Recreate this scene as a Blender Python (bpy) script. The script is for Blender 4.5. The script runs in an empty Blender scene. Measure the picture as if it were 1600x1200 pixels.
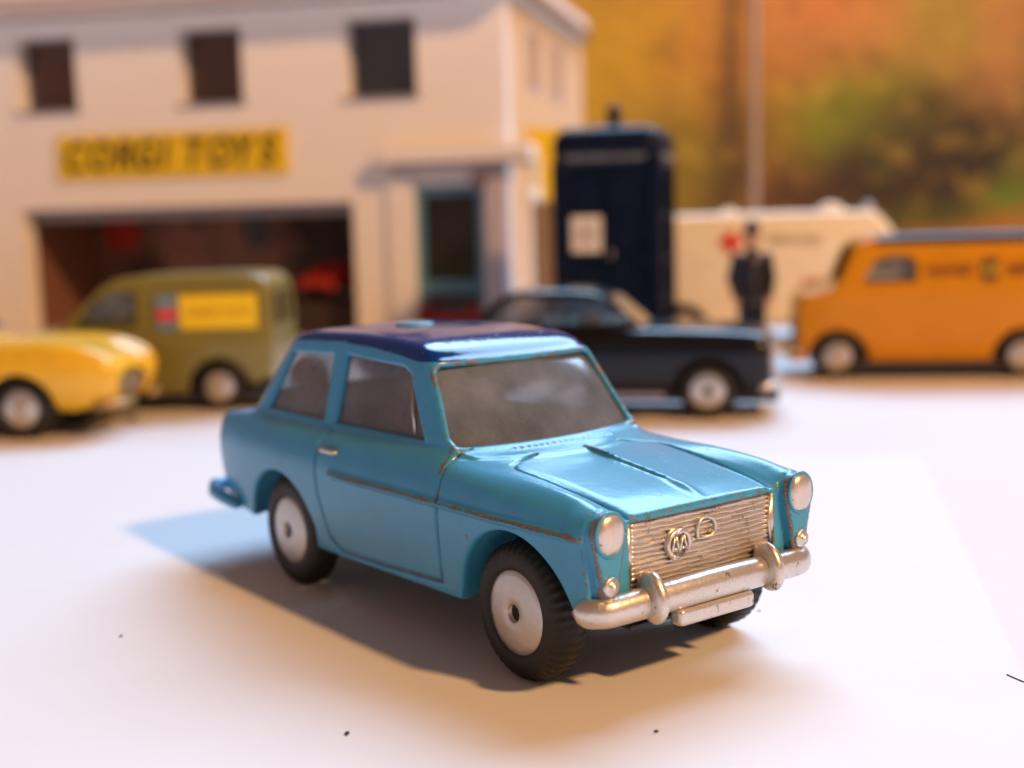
import bpy, math, random
import numpy as np
from mathutils import Vector, Matrix
random.seed(4)
R = math.radians
scene = bpy.context.scene
COL = scene.collection

# ------------------------------------------------------------------ camera (units: centimetres)
cam_d = bpy.data.cameras.new("camera"); cam = bpy.data.objects.new("camera", cam_d); COL.objects.link(cam)
cam.location = (0, 0, 4.884)
cam.rotation_mode = 'QUATERNION'
_roll, _pitch = R(-1.5155), R(7.462)
_f = Vector((0, math.cos(_pitch), -math.sin(_pitch))); _r0 = Vector((1, 0, 0)); _u0 = _r0.cross(_f)
_r = math.cos(_roll)*_r0 + math.sin(_roll)*_u0; _u = -math.sin(_roll)*_r0 + math.cos(_roll)*_u0
cam.rotation_quaternion = Matrix(((_r.x, _u.x, -_f.x), (_r.y, _u.y, -_f.y), (_r.z, _u.z, -_f.z))).to_quaternion()
cam_d.sensor_width = 36; cam_d.lens = 2057.2/1600*36
cam_d.clip_start = .1; cam_d.clip_end = 2000
cam_d.dof.use_dof = True; cam_d.dof.focus_distance = 13.6; cam_d.dof.aperture_fstop = .17
cam_d.dof.aperture_blades = 7
scene.camera = cam

# ------------------------------------------------------------------ room light
w = bpy.data.worlds.new("World"); scene.world = w; w.use_nodes = True
nt = w.node_tree; bg = nt.nodes['Background']
tc = nt.nodes.new('ShaderNodeTexCoord'); sx = nt.nodes.new('ShaderNodeSeparateXYZ'); rp = nt.nodes.new('ShaderNodeValToRGB')
nt.links.new(tc.outputs['Generated'], sx.inputs[0]); mr = nt.nodes.new('ShaderNodeMapRange')
mr.inputs['From Min'].default_value = -1; nt.links.new(sx.outputs['Z'], mr.inputs[0])
nt.links.new(mr.outputs[0], rp.inputs[0]); nt.links.new(rp.outputs[0], bg.inputs['Color'])
el = rp.color_ramp.elements
el[0].position = .35; el[0].color = (.14, .06, .03, 1)
el[1].position = 1.0; el[1].color = (.15, .065, .03, 1)
e = el.new(.56); e.color = (.28, .18, .135, 1)
e = el.new(.72); e.color = (.25, .16, .13, 1)
bg.inputs['Strength'].default_value = .95

def area(name, loc, target, sx_, sy_, power, color, shape='RECTANGLE'):
    d = bpy.data.lights.new(name, 'AREA'); d.shape = shape; d.size = sx_; d.size_y = sy_
    d.energy = power; d.color = color
    o = bpy.data.objects.new(name, d); COL.objects.link(o); o.location = loc
    o.rotation_euler = (Vector(target)-Vector(loc)).to_track_quat('-Z', 'Y').to_euler()
    return o
def polar(az, elv, dist, c=(1.5, 16, 1.5)):
    az, elv = R(az), R(elv)
    return (c[0]+dist*math.cos(elv)*math.sin(az), c[1]+dist*math.cos(elv)*math.cos(az), c[2]+dist*math.sin(elv))
# window behind and above the set (cool daylight), table lamp to the right of the camera (warm)
area("window_light", polar(24, 46, 300), (1.5, 20, 0), 252, 140, 1450000, (.44, .70, 1.0))
_wl = polar(131.4, 38.1, 150)
area("lamp_light", _wl, (-4, 26, 2), 10, 10, 228000, (1.0, .52, .20), 'DISK')

scene.view_settings.view_transform = 'Standard'; scene.view_settings.look = 'None'
scene.view_settings.exposure = 0; scene.view_settings.gamma = 1

# ------------------------------------------------------------------ tagging and objects
def tag(o, label=None, cat=None, group=None, kind=None):
    if label: o['label'] = label
    if cat: o['category'] = cat
    if group: o['group'] = group
    if kind: o['kind'] = kind
    return o
def empty(name, loc=(0, 0, 0), rz=0, parent=None):
    o = bpy.data.objects.new(name, None); COL.objects.link(o); o.location = loc; o.rotation_euler = (0, 0, rz)
    o.empty_display_size = .2
    if parent: o.parent = parent
    return o
def link(name, me, mat, parent=None, loc=None, rot=None):
    o = bpy.data.objects.new(name, me); COL.objects.link(o)
    if mat and not me.materials: me.materials.append(mat)
    if parent: o.parent = parent
    if loc: o.location = loc
    if rot: o.rotation_euler = rot
    return o
def mesh_np(name, V, F, smooth=True, attrs=None):
    """V (n,3); F: list of int arrays, each (m,3) or (m,4)"""
    me = bpy.data.meshes.new(name)
    if isinstance(F, np.ndarray): F = [F]
    F = [f for f in F if len(f)]
    me.vertices.add(len(V)); me.vertices.foreach_set('co', np.asarray(V, np.float32).ravel())
    nl = sum(f.size for f in F); npol = sum(len(f) for f in F)
    me.loops.add(nl); me.polygons.add(npol)
    me.loops.foreach_set('vertex_index', np.concatenate([f.ravel() for f in F]).astype(np.int32))
    tot = np.concatenate([np.full(len(f), f.shape[1]) for f in F]).astype(np.int32)
    st = np.concatenate([[0], np.cumsum(tot)[:-1]]).astype(np.int32)
    me.polygons.foreach_set('loop_start', st)
    me.polygons.foreach_set('use_smooth', np.full(npol, smooth))
    for k, a in (attrs or {}).items():
        at = me.attributes.new(k, 'FLOAT', 'POINT'); at.data.foreach_set('value', np.asarray(a, np.float32))
    me.update(calc_edges=True); me.validate()
    return me
def mesh_py(name, V, F, smooth=False):
    me = bpy.data.meshes.new(name); me.from_pydata([tuple(v) for v in V], [], [tuple(f) for f in F])
    for p in me.polygons: p.use_smooth = smooth
    me.update(); return me

# bevelled box (chamfered), centre c, size s
def box_me(c, s, b=.02, name='box'):
    cx, cy, cz = c; hx, hy, hz = s[0]/2, s[1]/2, s[2]/2; b = min(b, hx*.45, hy*.45, hz*.45)
    V = []; idx = {}
    for sx_ in (-1, 1):
        for sy_ in (-1, 1):
            for sz_ in (-1, 1):
                for a in range(3):
                    p = [sx_*(hx-b), sy_*(hy-b), sz_*(hz-b)]; p[a] = (sx_*hx, sy_*hy, sz_*hz)[a]
                    idx[(sx_, sy_, sz_, a)] = len(V); V.append((cx+p[0], cy+p[1], cz+p[2]))
    F = []
    S = (-1, 1)
    for a in range(3):
        o = [k for k in range(3) if k != a]
        for s_ in S:
            q = []
            for t in ((-1, -1), (1, -1), (1, 1), (-1, 1)):
                k = [0, 0, 0]; k[a] = s_; k[o[0]] = t[0]; k[o[1]] = t[1]; q.append(idx[(*k, a)])
            flip = (s_ > 0) == (a == 1)
            F.append(q[::-1] if flip else q)
    for a in range(3):                       # edges along axis a
        o = [k for k in range(3) if k != a]
        for t in ((-1, -1), (-1, 1), (1, -1), (1, 1)):
            k0 = [0]*3; k1 = [0]*3; k0[a] = -1; k1[a] = 1
            for k in (k0, k1): k[o[0]] = t[0]; k[o[1]] = t[1]
            F.append([idx[(*k0, o[0])], idx[(*k1, o[0])], idx[(*k1, o[1])], idx[(*k0, o[1])]])
    for c8 in [(x, y, z) for x in S for y in S for z in S]:
        F.append([idx[(*c8, 0)], idx[(*c8, 1)], idx[(*c8, 2)]])
    me = mesh_py(name, V, F)
    import bmesh
    bm = bmesh.new(); bm.from_mesh(me); bmesh.ops.recalc_face_normals(bm, faces=bm.faces); bm.to_mesh(me); bm.free()
    return me
def box(name, c, s, mat, parent=None, b=.02, **k): return link(name, box_me(c, s, b, name), mat, parent, **k)

def tube_me(path, rad, seg=14, name='tube', up=(0, 0, 1), sq=(1, 1), cap=True, smooth=True):
    """sweep an ellipse along a path with a radius per point"""
    P = [Vector(p) for p in path]; n = len(P)
    if not hasattr(rad, '__len__'): rad = [rad]*n
    V = []; F = []
    for i in range(n):
        t = (P[min(i+1, n-1)]-P[max(i-1, 0)]).normalized(); a = t.cross(Vector(up))
        if a.length < 1e-4: a = t.cross(Vector((1, 0, 0)))
        a.normalize(); b = a.cross(t).normalized()
        for k in range(seg):
            th = 2*math.pi*k/seg; V.append(P[i]+a*math.cos(th)*rad[i]*sq[0]+b*math.sin(th)*rad[i]*sq[1])
    for i in range(n-1):
        for k in range(seg):
            k2 = (k+1) % seg; F.append((i*seg+k, i*seg+k2, (i+1)*seg+k2, (i+1)*seg+k))
    if cap: F.append(tuple(range(seg))[::-1]); F.append(tuple(range((n-1)*seg, n*seg)))
    return mesh_py(name, V, F, smooth)
def lathe_me(prof, seg=64, axis='y', name='lathe', smooth=True, wob=None):
    """prof: list of (r, h); h along axis"""
    V = []; F = []
    for j, (r, h) in enumerate(prof):
        for k in range(seg):
            th = 2*math.pi*k/seg; rr = r+(wob(j, k) if wob else 0)
            c, s = rr*math.cos(th), rr*math.sin(th)
            V.append({'y': (c, h, s), 'z': (c, s, h), 'x': (h, c, s)}[axis])
    for j in range(len(prof)-1):
        for k in range(seg):
            k2 = (k+1) % seg; F.append((j*seg+k, j*seg+k2, (j+1)*seg+k2, (j+1)*seg+k))
    F.append(tuple(range(seg))[::-1]); F.append(tuple(range((len(prof)-1)*seg, len(prof)*seg)))
    me = mesh_py(name, V, F, smooth)
    import bmesh
    bm = bmesh.new(); bm.from_mesh(me); bmesh.ops.recalc_face_normals(bm, faces=bm.faces); bm.to_mesh(me); bm.free()
    return me
def dome_me(c, rad, name='dome', n=20, m=9, ex=2.0):
    """ellipsoid cap/ball; rad (rx,ry,rz)"""
    V = []; F = []
    for j in range(m*2+1):
        ph = -math.pi/2+math.pi*j/(m*2)
        for k in range(n):
            th = 2*math.pi*k/n
            a = lambda t: math.copysign(abs(t)**(2/ex), t)
            V.append((c[0]+rad[0]*a(math.sin(ph)), c[1]+rad[1]*a(math.cos(ph))*a(math.cos(th)), c[2]+rad[2]*a(math.cos(ph))*a(math.sin(th))))
    for j in range(m*2):
        for k in range(n):
            k2 = (k+1) % n; F.append((j*n+k, j*n+k2, (j+1)*n+k2, (j+1)*n+k))
    me = mesh_py(name, V, F, True)
    import bmesh
    bm = bmesh.new(); bm.from_mesh(me); bmesh.ops.remove_doubles(bm, verts=bm.verts, dist=1e-5); bmesh.ops.recalc_face_normals(bm, faces=bm.faces); bm.to_mesh(me); bm.free()
    return me
def prism_me(poly, a0, a1, axis='y', name='prism'):
    """extrude polygon (u,v) between a0 and a1 along axis (y: u=x v=z; x: u=y v=z; z: u=x v=y)"""
    n = len(poly); V = []
    for h in (a0, a1):
        for u, v in poly: V.append({'y': (u, h, v), 'x': (h, u, v), 'z': (u, v, h)}[axis])
    F = [tuple(range(n)), tuple(range(n, 2*n))[::-1]]+[(k, (k+1) % n, n+(k+1) % n, n+k) for k in range(n)]
    me = mesh_py(name, V, F)
    import bmesh
    bm = bmesh.new(); bm.from_mesh(me); bmesh.ops.recalc_face_normals(bm, faces=bm.faces); bm.to_mesh(me); bm.free()
    return me
def text_me(s, size, depth=.01, shear=0, offset=0, name='lettering', sxx=1):
    cu = bpy.data.curves.new(name, 'FONT'); cu.body = s; cu.size = size; cu.extrude = depth; cu.shear = shear; cu.offset = offset
    cu.align_x = 'CENTER'; cu.align_y = 'CENTER'
    o = bpy.data.objects.new('tmp', cu); COL.objects.link(o); dg = bpy.context.evaluated_depsgraph_get()
    me = bpy.data.meshes.new_from_object(o.evaluated_get(dg)); bpy.data.objects.remove(o); me.name = name
    for v in me.vertices: v.co.x *= sxx
    return me

# ------------------------------------------------------------------ materials
def srgb(h):
    h = h.lstrip('#'); c = [int(h[i:i+2], 16)/255 for i in (0, 2, 4)]
    return tuple(x/12.92 if x <= .04045 else ((x+.055)/1.055)**2.4 for x in c)
class NT:
    def __init__(s, name):
        s.m = bpy.data.materials.new(name); s.m.use_nodes = True; s.t = s.m.node_tree
        s.b = s.t.nodes['Principled BSDF']; s.out = s.t.nodes['Material Output']; s._c = None
    def n(s, ty, **kw):
        o = s.t.nodes.new('ShaderNode'+ty)
        for k, v in kw.items():
            if k.startswith('i_'):
                kk = k[2:]; kk = int(kk) if kk.isdigit() else kk.replace('_', ' ')
                o.inputs[kk].default_value = v
            else: setattr(o, k, v)
        return o
    def l(s, a, b): s.t.links.new(a, b)
    def co(s, kind='Object'):
        if not s._c: s._c = s.n('TexCoord')
        return s._c.outputs[kind]
    def noise(s, scale, detail=4, rough=.55, src=None, dist=0):
        o = s.n('TexNoise', i_Scale=scale, i_Detail=detail, i_Roughness=rough, i_Distortion=dist); s.l(src or s.co(), o.inputs['Vector']); return o.outputs['Fac']
    def math(s, op, a, b=None, c=None, clamp=False):
        o = s.n('Math', operation=op, use_clamp=clamp)
        for i, v in enumerate((a, b, c)):
            if v is None: continue
            if isinstance(v, (int, float)): o.inputs[i].default_value = v
            else: s.l(v, o.inputs[i])
        return o.outputs[0]
    def step(s, v, a, b):
        o = s.n('MapRange', interpolation_type='SMOOTHSTEP'); o.inputs['From Min'].default_value = a; o.inputs['From Max'].default_value = b
        s.l(v, o.inputs['Value']); return o.outputs[0]
    def mix(s, f, a, b):
        o = s.n('Mix', data_type='RGBA')
        for i, v in ((0, f), (6, a), (7, b)):
            if isinstance(v, (int, float)): o.inputs[i].default_value = v
            elif isinstance(v, tuple): o.inputs[i].default_value = (*v[:3], 1)
            else: s.l(v, o.inputs[i])
        return o.outputs[2]
    def set(s, **kw):
        for k, v in kw.items():
            k = k.replace('_', ' ')
            if isinstance(v, (int, float)): s.b.inputs[k].default_value = v
            elif isinstance(v, tuple): s.b.inputs[k].default_value = (*v[:3], 1)
            else: s.l(v, s.b.inputs[k])
        return s
    def bump(s, h, strength=.3, dist=.01):
        o = s.n('Bump', i_Strength=strength, i_Distance=dist); s.l(h, o.inputs['Height']); s.l(o.outputs[0], s.b.inputs['Normal']); return s
    def sep(s, src=None):
        o = s.n('SeparateXYZ'); s.l(src or s.co(), o.inputs[0]); return o.outputs

def paint(name, col, rough=.22, chip=(.13, .115, .11), amount=.5, coat=.4, var=.12, speck=True, spec=.28, crough=.12):
    """die-cast enamel: base coat, faint mottling, chipping to bare metal where the 'wear' attribute is high"""
    m = NT(name)
    at = m.n('Attribute', attribute_name='wear'); wr = at.outputs['Fac']
    n1 = m.noise(6.5, 5, .62); n2 = m.noise(34, 4, .6); n3 = m.noise(2.2, 3)
    edge = m.math('ADD', m.math('MULTIPLY', n1, .55), m.math('MULTIPLY', n2, .45))
    v = m.math('ADD', edge, m.math('MULTIPLY', wr, m.math('MULTIPLY', m.math('ADD', .62, m.math('MULTIPLY', m.noise(2.8, 3, .6), .76)), amount)))
    rare = m.math('MULTIPLY', m.step(m.noise(15, 3, .5), .690, .702), .5)
    v = m.math('ADD', v, rare)
    chipm = m.step(v, .80, .83)
    fringe = m.step(v, .74, .80)
    c0 = tuple(c*(1-var) for c in col); c1 = tuple(min(1, c*(1+var)) for c in col)
    base = m.mix(n3, c0, c1)
    dirt = m.step(m.math('ADD', m.math('MULTIPLY', n2, .7), m.math('MULTIPLY', wr, .45)), .50, .95)
    base = m.mix(m.math('MULTIPLY', dirt, .8), base, tuple(c*.42+.02 for c in col))
    base = m.mix(m.math('MULTIPLY', fringe, .6), base, tuple(c*.4 for c in col))
    n4 = m.noise(60, 3, .6)
    metal = m.mix(m.step(n4, .48, .66), chip, (.30, .27, .25))
    col_o = m.mix(chipm, base, metal)
    if speck:
        vo = m.n('TexVoronoi', i_Scale=7.5); m.l(m.co(), vo.inputs['Vector'])
        dn = m.math('ADD', vo.outputs['Distance'], m.math('MULTIPLY', m.noise(45, 3), .09))
        sel = m.step(m.noise(2.3, 2), .42, .50)
        sp = m.math('MULTIPLY', m.math('SUBTRACT', 1, m.step(dn, .095, .115)), sel)
        col_o = m.mix(m.math('MULTIPLY', sp, .85), col_o, (.035, .035, .035))
    m.set(Base_Color=col_o, Metallic=m.math('MULTIPLY', chipm, .25), Roughness=m.math('ADD', m.math('ADD', m.math('MULTIPLY', n2, .10), rough-.05), m.math('MULTIPLY', chipm, .3)),
          Coat_Weight=coat, Coat_Roughness=crough); m.b.inputs['Specular IOR Level'].default_value = spec
    h = m.math('SUBTRACT', m.math('ADD', m.math('MULTIPLY', m.noise(5, 4), .5), m.math('MULTIPLY', m.noise(22, 3), .12)), m.math('MULTIPLY', chipm, .5))
    m.bump(h, .35, .02)
    return m.m
def simple(name, col, rough=.5, metal=0, coat=0, var=.1, sc=6, bump=.1, spec=.35):
    m = NT(name); n = m.noise(sc, 4)
    m.set(Base_Color=m.mix(n, tuple(c*(1-var) for c in col), tuple(min(1, c*(1+var)) for c in col)), Roughness=rough, Metallic=metal, Coat_Weight=coat); m.b.inputs['Specular IOR Level'].default_value = spec
    if bump: m.bump(m.noise(sc*6, 3), bump, .02)
    return m.m
def silverpaint(name, col=(.80, .76, .70), amount=.6, metal=.85):
    m = NT(name); at = m.n('Attribute', attribute_name='wear'); wr = at.outputs['Fac']
    n1 = m.noise(7, 4, .6); n2 = m.noise(55, 4, .65)
    v = m.math('ADD', m.math('ADD', m.math('MULTIPLY', n1, .62), m.math('MULTIPLY', n2, .38)), m.math('MULTIPLY', wr, .3*amount))
    ch = m.step(v, .605, .618)
    gr = m.step(n2, .35, .75)
    pits = m.step(m.noise(90, 2), .70, .74)
    c = m.mix(gr, tuple(x*.82 for x in col), col); c = m.mix(ch, c, (.15, .12, .11)); c = m.mix(m.math('MULTIPLY', pits, .6), c, (.12, .09, .07))
    m.set(Base_Color=c, Metallic=m.math('MULTIPLY', m.math('SUBTRACT', 1, ch), metal), Roughness=m.math('ADD', m.math('MULTIPLY', n2, .10), .27))
    m.bump(m.math('SUBTRACT', m.math('ADD', m.noise(14, 4), m.math('MULTIPLY', n2, .12)), m.math('MULTIPLY', ch, .5)), .30, .015)
    return m.m
LETTERS = []
def letters(s, size, target_w, par, loc, rot, mat, shear=0, offset=0, depth=.02, gap=.09, sxx=1.0, space=.45):
    """one object per character, laid out on the parent's local x"""
    ms = []; x_ = 0
    for ch in s:
        if ch == ' ': x_ += size*space; continue
        me_ = text_me(ch, size, depth, shear, offset, 'letter', sxx); xs = [v_.co.x for v_ in me_.vertices]
        a_, b_ = min(xs), max(xs); ms.append((me_, x_-a_)); x_ += b_-a_+size*gap
    tot = x_-size*gap; k_ = target_w/tot; sg_ = -1 if rot else 1
    for me_, o_ in ms:
        for v_ in me_.vertices: v_.co.x = (v_.co.x+o_-tot/2)*k_
        link('letter', me_, mat, par, loc=loc, rot=(R(90), 0, R(180) if rot else 0))
def glassmat(name, tint=(.80, .82, .82), dust=.16, gloss=.6, dcol=(.40, .41, .44)):
    m = NT(name); tr = m.n('BsdfTransparent'); tr.inputs[0].default_value = (*tint, 1)
    gl = m.n('BsdfGlossy', i_Roughness=.11); gl.inputs[0].default_value = (1, 1, 1, 1)
    df = m.n('BsdfDiffuse'); df.inputs[0].default_value = (*dcol, 1)
    fr = m.n('Fresnel', i_IOR=1.5); m1 = m.n('MixShader'); m2 = m.n('MixShader')
    sc = m.math('MULTIPLY', m.step(m.noise(.9, 5, .65), .1, .95), dust); sp = m.math('MULTIPLY', m.step(m.noise(28, 3), .64, .70), .22)
    m.l(m.math('ADD', m.math('ADD', sc, sp), dust*.35), m1.inputs[0]); m.l(tr.outputs[0], m1.inputs[1]); m.l(df.outputs[0], m1.inputs[2])
    m.l(m.math('MULTIPLY', fr.outputs[0], 1.2, clamp=True), m2.inputs[0]); m.l(m1.outputs[0], m2.inputs[1]); m.l(gl.outputs[0], m2.inputs[2])
    b = m.n('Bump', i_Strength=.12, i_Distance=.03); m.l(m.noise(1.6, 2), b.inputs['Height']); m.l(b.outputs[0], gl.inputs['Normal'])
    m.l(m2.outputs[0], m.out.inputs['Surface']); return m.m

M = {}
M['teal'] = paint('turquoise_enamel', (.050, .318, .55), rough=.19, amount=.62, coat=.30, crough=.42)
M['roofblue'] = paint('dark_blue_enamel', (.002, .034, .18), rough=.10, amount=.48, coat=.0, spec=.36, speck=False)
M['silver'] = silverpaint('silver_trim')
M['hub'] = NT('spun_aluminium')
_h = M['hub']; _s = _h.sep(); _rad = _h.math('SQRT', _h.math('ADD', _h.math('POWER', _s[0], 2), _h.math('POWER', _s[2], 2)))
_ring = _h.math('SINE', _h.math('MULTIPLY', _rad, 260)); _hn = _h.noise(12, 5)
_h.set(Base_Color=_h.mix(_hn, (.50, .47, .45), (.68, .64, .61)), Metallic=.8, Roughness=_h.math('ADD', _h.math('MULTIPLY', _hn, .2), .30)); _h.bump(_h.math('ADD', _ring, _h.math('MULTIPLY', _h.noise(40, 3), 2)), .10, .004)
M['hub'] = _h.m
_t = NT('black_rubber'); _t.set(Base_Color=_t.mix(_t.noise(14, 5), (.006, .0055, .005), (.020, .016, .013)), Roughness=_t.math('ADD', _t.math('MULTIPLY', _t.noise(20), .25), .45)); _t.bump(_t.noise(45, 4), .35, .01); M['rubber'] = _t.m
M['hole'] = simple('dark_axle_hole', (.012, .010, .010), .7)
M['steel'] = simple('steel_axle', (.25, .23, .22), .35, .9)
M['base'] = simple('dark_tinplate', (.05, .05, .055), .45, .5)
M['glass'] = glassmat('clear_plastic_glazing', (.34, .33, .33), .42, dcol=(.34, .31, .31)); M['glass3'] = glassmat('hazy_windscreen_plastic', (.34, .34, .35), .62, dcol=(.24, .29, .37)); M['glass2'] = glassmat('hazed_plastic_glazing', (.30, .29, .29), .12)
M['lampglass'] = silverpaint('silver_lamp', (.80, .74, .68), .3, .8)

# ------------------------------------------------------------------ signed-distance modelling
def smin(a, b, k):
    h = np.maximum(k-np.abs(a-b), 0)/k; return np.minimum(a, b)-h*h*k*.25
def smax(a, b, k): return -smin(-a, -b, k)
def sstep(x, a, b):
    t = np.clip((x-a)/(b-a), 0, 1); return t*t*(3-2*t)
def prof(pts, sm=.12, n=700):
    xs = np.array([p[0] for p in pts], float); ys = np.array([p[1] for p in pts], float)
    pad = sm*3; X = np.linspace(xs[0]-pad, xs[-1]+pad, n); dx = X[1]-X[0]
    Y = np.interp(X, xs, ys)
    # extend with end slopes
    s0 = (ys[1]-ys[0])/(xs[1]-xs[0]); s1 = (ys[-1]-ys[-2])/(xs[-1]-xs[-2])
    Y = np.where(X < xs[0], ys[0]+s0*(X-xs[0]), Y); Y = np.where(X > xs[-1], ys[-1]+s1*(X-xs[-1]), Y)
    k = max(1, int(pad/dx)); g = np.exp(-.5*(np.arange(-k, k+1)*dx/sm)**2); g /= g.sum()
    Y2 = np.convolve(np.pad(Y, k, mode='edge'), g, 'valid'); Y2[:k] = Y[:k]; Y2[-k:] = Y[-k:]
    return lambda x: np.interp(x, X, Y2)
def sdpoly(px, py, poly):
    P = [np.array(p, float) for p in poly]; n = len(P); d = np.full(px.shape, 1e9); s = np.ones(px.shape)
    for i in range(n):
        a, b = P[i], P[i-1]; ex, ey = b-a; wx, wy = px-a[0], py-a[1]
        t = np.clip((wx*ex+wy*ey)/(ex*ex+ey*ey), 0, 1); bx, by = wx-ex*t, wy-ey*t; d = np.minimum(d, bx*bx+by*by)
        c1 = py >= a[1]; c2 = py < b[1]; c3 = ex*wy > ey*wx
        flip = (c1 & c2 & c3) | (~c1 & ~c2 & ~c3); s = np.where(flip, -s, s)
    return s*np.sqrt(d)
def sdline(px, py, pts):
    d = np.full(px.shape, 1e9)
    for (ax, ay), (bx, by) in zip(pts[:-1], pts[1:]):
        ex, ey = bx-ax, by-ay; wx, wy = px-ax, py-ay; t = np.clip((wx*ex+wy*ey)/(ex*ex+ey*ey), 0, 1)
        d = np.minimum(d, (wx-ex*t)**2+(wy-ey*t)**2)
    return np.sqrt(d)
def capsule(x, y, z, a, b, ra, rb=None):
    rb = ra if rb is None else rb
    ex, ey, ez = (b[i]-a[i] for i in range(3)); wx, wy, wz = x-a[0], y-a[1], z-a[2]
    t = np.clip((wx*ex+wy*ey+wz*ez)/(ex*ex+ey*ey+ez*ez+1e-9), 0, 1)
    return np.sqrt((wx-ex*t)**2+(wy-ey*t)**2+(wz-ez*t)**2)-(ra+(rb-ra)*t)

def sdf_mesh(f, lo, hi, h, iters=2, lip=1.35):
    lo = np.array(lo, float); hi = np.array(hi, float); B = 8
    nb = np.ceil((hi-lo)/h/B).astype(int)+1; n = nb*B
    F = np.ones(tuple(n), np.float32)
    c = [lo[a]+(np.arange(nb[a])*B+(B-1)/2)*h for a in range(3)]
    CX, CY, CZ = np.meshgrid(*c, indexing='ij'); fc = f(CX, CY, CZ)
    keep = np.abs(fc) < lip*B*h*.87+h
    Fb = F.reshape(nb[0], B, nb[1], B, nb[2], B)
    Fb[:] = np.where(fc < 0, -1., 1.)[:, None, :, None, :, None]
    idx = np.argwhere(keep); o = np.arange(B)*h
    OX, OY, OZ = np.meshgrid(o, o, o, indexing='ij')
    for s in range(0, len(idx), 600):
        q = idx[s:s+600]; b = lo+q*B*h
        v = f(b[:, 0, None, None, None]+OX, b[:, 1, None, None, None]+OY, b[:, 2, None, None, None]+OZ)
        Fb[q[:, 0], :, q[:, 1], :, q[:, 2], :] = v
    ins = F < 0; N = [slice(0, -1), slice(1, None)]
    cnt = np.zeros(tuple(n-1), np.uint8)
    for i in (0, 1):
        for j in (0, 1):
            for k in (0, 1): cnt += ins[N[i], N[j], N[k]]
    cell = np.argwhere((cnt > 0) & (cnt < 8)); m = len(cell)
    vid = np.full(tuple(n-1), -1, np.int32); vid[cell[:, 0], cell[:, 1], cell[:, 2]] = np.arange(m)
    acc = np.zeros((m, 3)); num = np.zeros(m)
    C = [(0, 0, 0), (1, 0, 0), (0, 1, 0), (1, 1, 0), (0, 0, 1), (1, 0, 1), (0, 1, 1), (1, 1, 1)]
    vals = [F[cell[:, 0]+a, cell[:, 1]+b, cell[:, 2]+c_] for a, b, c_ in C]
    for i in range(8):
        for j in range(i+1, 8):
            if sum(abs(C[i][k]-C[j][k]) for k in range(3)) != 1: continue
            v0, v1 = vals[i], vals[j]; x = (v0 < 0) != (v1 < 0); t = np.where(x, v0/np.where(x, v0-v1, 1), 0)
            p = np.array(C[i])+t[:, None]*(np.array(C[j])-np.array(C[i])); acc += np.where(x[:, None], p, 0); num += x
    P = lo+(cell+acc/num[:, None])*h
    Q = []
    for ax in range(3):
        s0 = [slice(None)]*3; s1 = [slice(None)]*3; s0[ax] = slice(0, -1); s1[ax] = slice(1, None)
        A, Bn = ins[tuple(s0)], ins[tuple(s1)]; e = np.argwhere(A != Bn)
        u, v = (ax+1) % 3, (ax+2) % 3
        e = e[(e[:, u] > 0) & (e[:, v] > 0) & (e[:, u] < n[u]-1) & (e[:, v] < n[v]-1)]
        a = A[e[:, 0], e[:, 1], e[:, 2]]; g = []
        for du, dv in ((-1, -1), (0, -1), (0, 0), (-1, 0)):
            k = e.copy(); k[:, u] += du; k[:, v] += dv; g.append(vid[k[:, 0], k[:, 1], k[:, 2]])
        q = np.stack(g, 1); q[~a] = q[~a][:, ::-1]; Q.append(q)
    Q = np.concatenate(Q); Q = Q[(Q >= 0).all(1)]
    for _ in range(iters):
        v, g = grad(f, P, h*.3); st = g*(v/np.maximum((g**2).sum(1), .15))[:, None]
        L = np.linalg.norm(st, axis=1); st *= np.minimum(1, h*.6/np.maximum(L, 1e-9))[:, None]; P = P-st
    return P, Q
def grad(f, P, e):
    x, y, z = P.T; g = np.stack([f(x+e, y, z)-f(x-e, y, z), f(x, y+e, z)-f(x, y-e, z), f(x, y, z+e)-f(x, y, z-e)], 1)/(2*e)
    return f(x, y, z), g
def convexity(f, P, r):
    v, g = grad(f, P, r*.3); n = g/np.maximum(np.linalg.norm(g, axis=1), 1e-6)[:, None]
    a = np.cross(n, [0.13, .91, .37]); a /= np.maximum(np.linalg.norm(a, axis=1), 1e-6)[:, None]; b = np.cross(n, a)
    s = 0
    for d in (a, -a, b, -b): s = s+f(*(P+d*r).T)
    return s/4
def clip_split(V, Q, g):
    """split a quad mesh along g=0 -> (V2, facesPos list, facesNeg list)"""
    s = g > 0; c = s[Q].sum(1); pos = Q[c == 4]; neg = Q[c == 0]; mix = Q[(c > 0) & (c < 4)]
    V = list(map(tuple, V)); extra = []; cache = {}; n0 = len(V)
    def cut(a, b):
        k = (min(a, b), max(a, b))
        if k not in cache:
            t = g[a]/(g[a]-g[b]); pa, pb = V[a], V[b]
            cache[k] = (n0+len(extra), a, b, t); extra.append(tuple(pa[i]+t*(pb[i]-pa[i]) for i in range(3)))
        return cache[k][0]
    P3, N3 = [], []
    for q in mix.tolist():
        for tri in ((q[0], q[1], q[2]), (q[0], q[2], q[3])):
            pp, nn = [], []
            for i in range(3):
                a, b = tri[i], tri[(i+1) % 3]
                (pp if s[a] else nn).append(a)
                if s[a] != s[b]: k = cut(a, b); pp.append(k); nn.append(k)
            for L, O in ((pp, P3), (nn, N3)):
                for i in range(1, len(L)-1): O.append((L[0], L[i], L[i+1]))
    V2 = np.array(V+extra); src = [(a, b, t) for _, a, b, t in cache.values()]
    return V2, [pos, np.array(P3, int).reshape(-1, 3)], [neg, np.array(N3, int).reshape(-1, 3)], src
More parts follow.
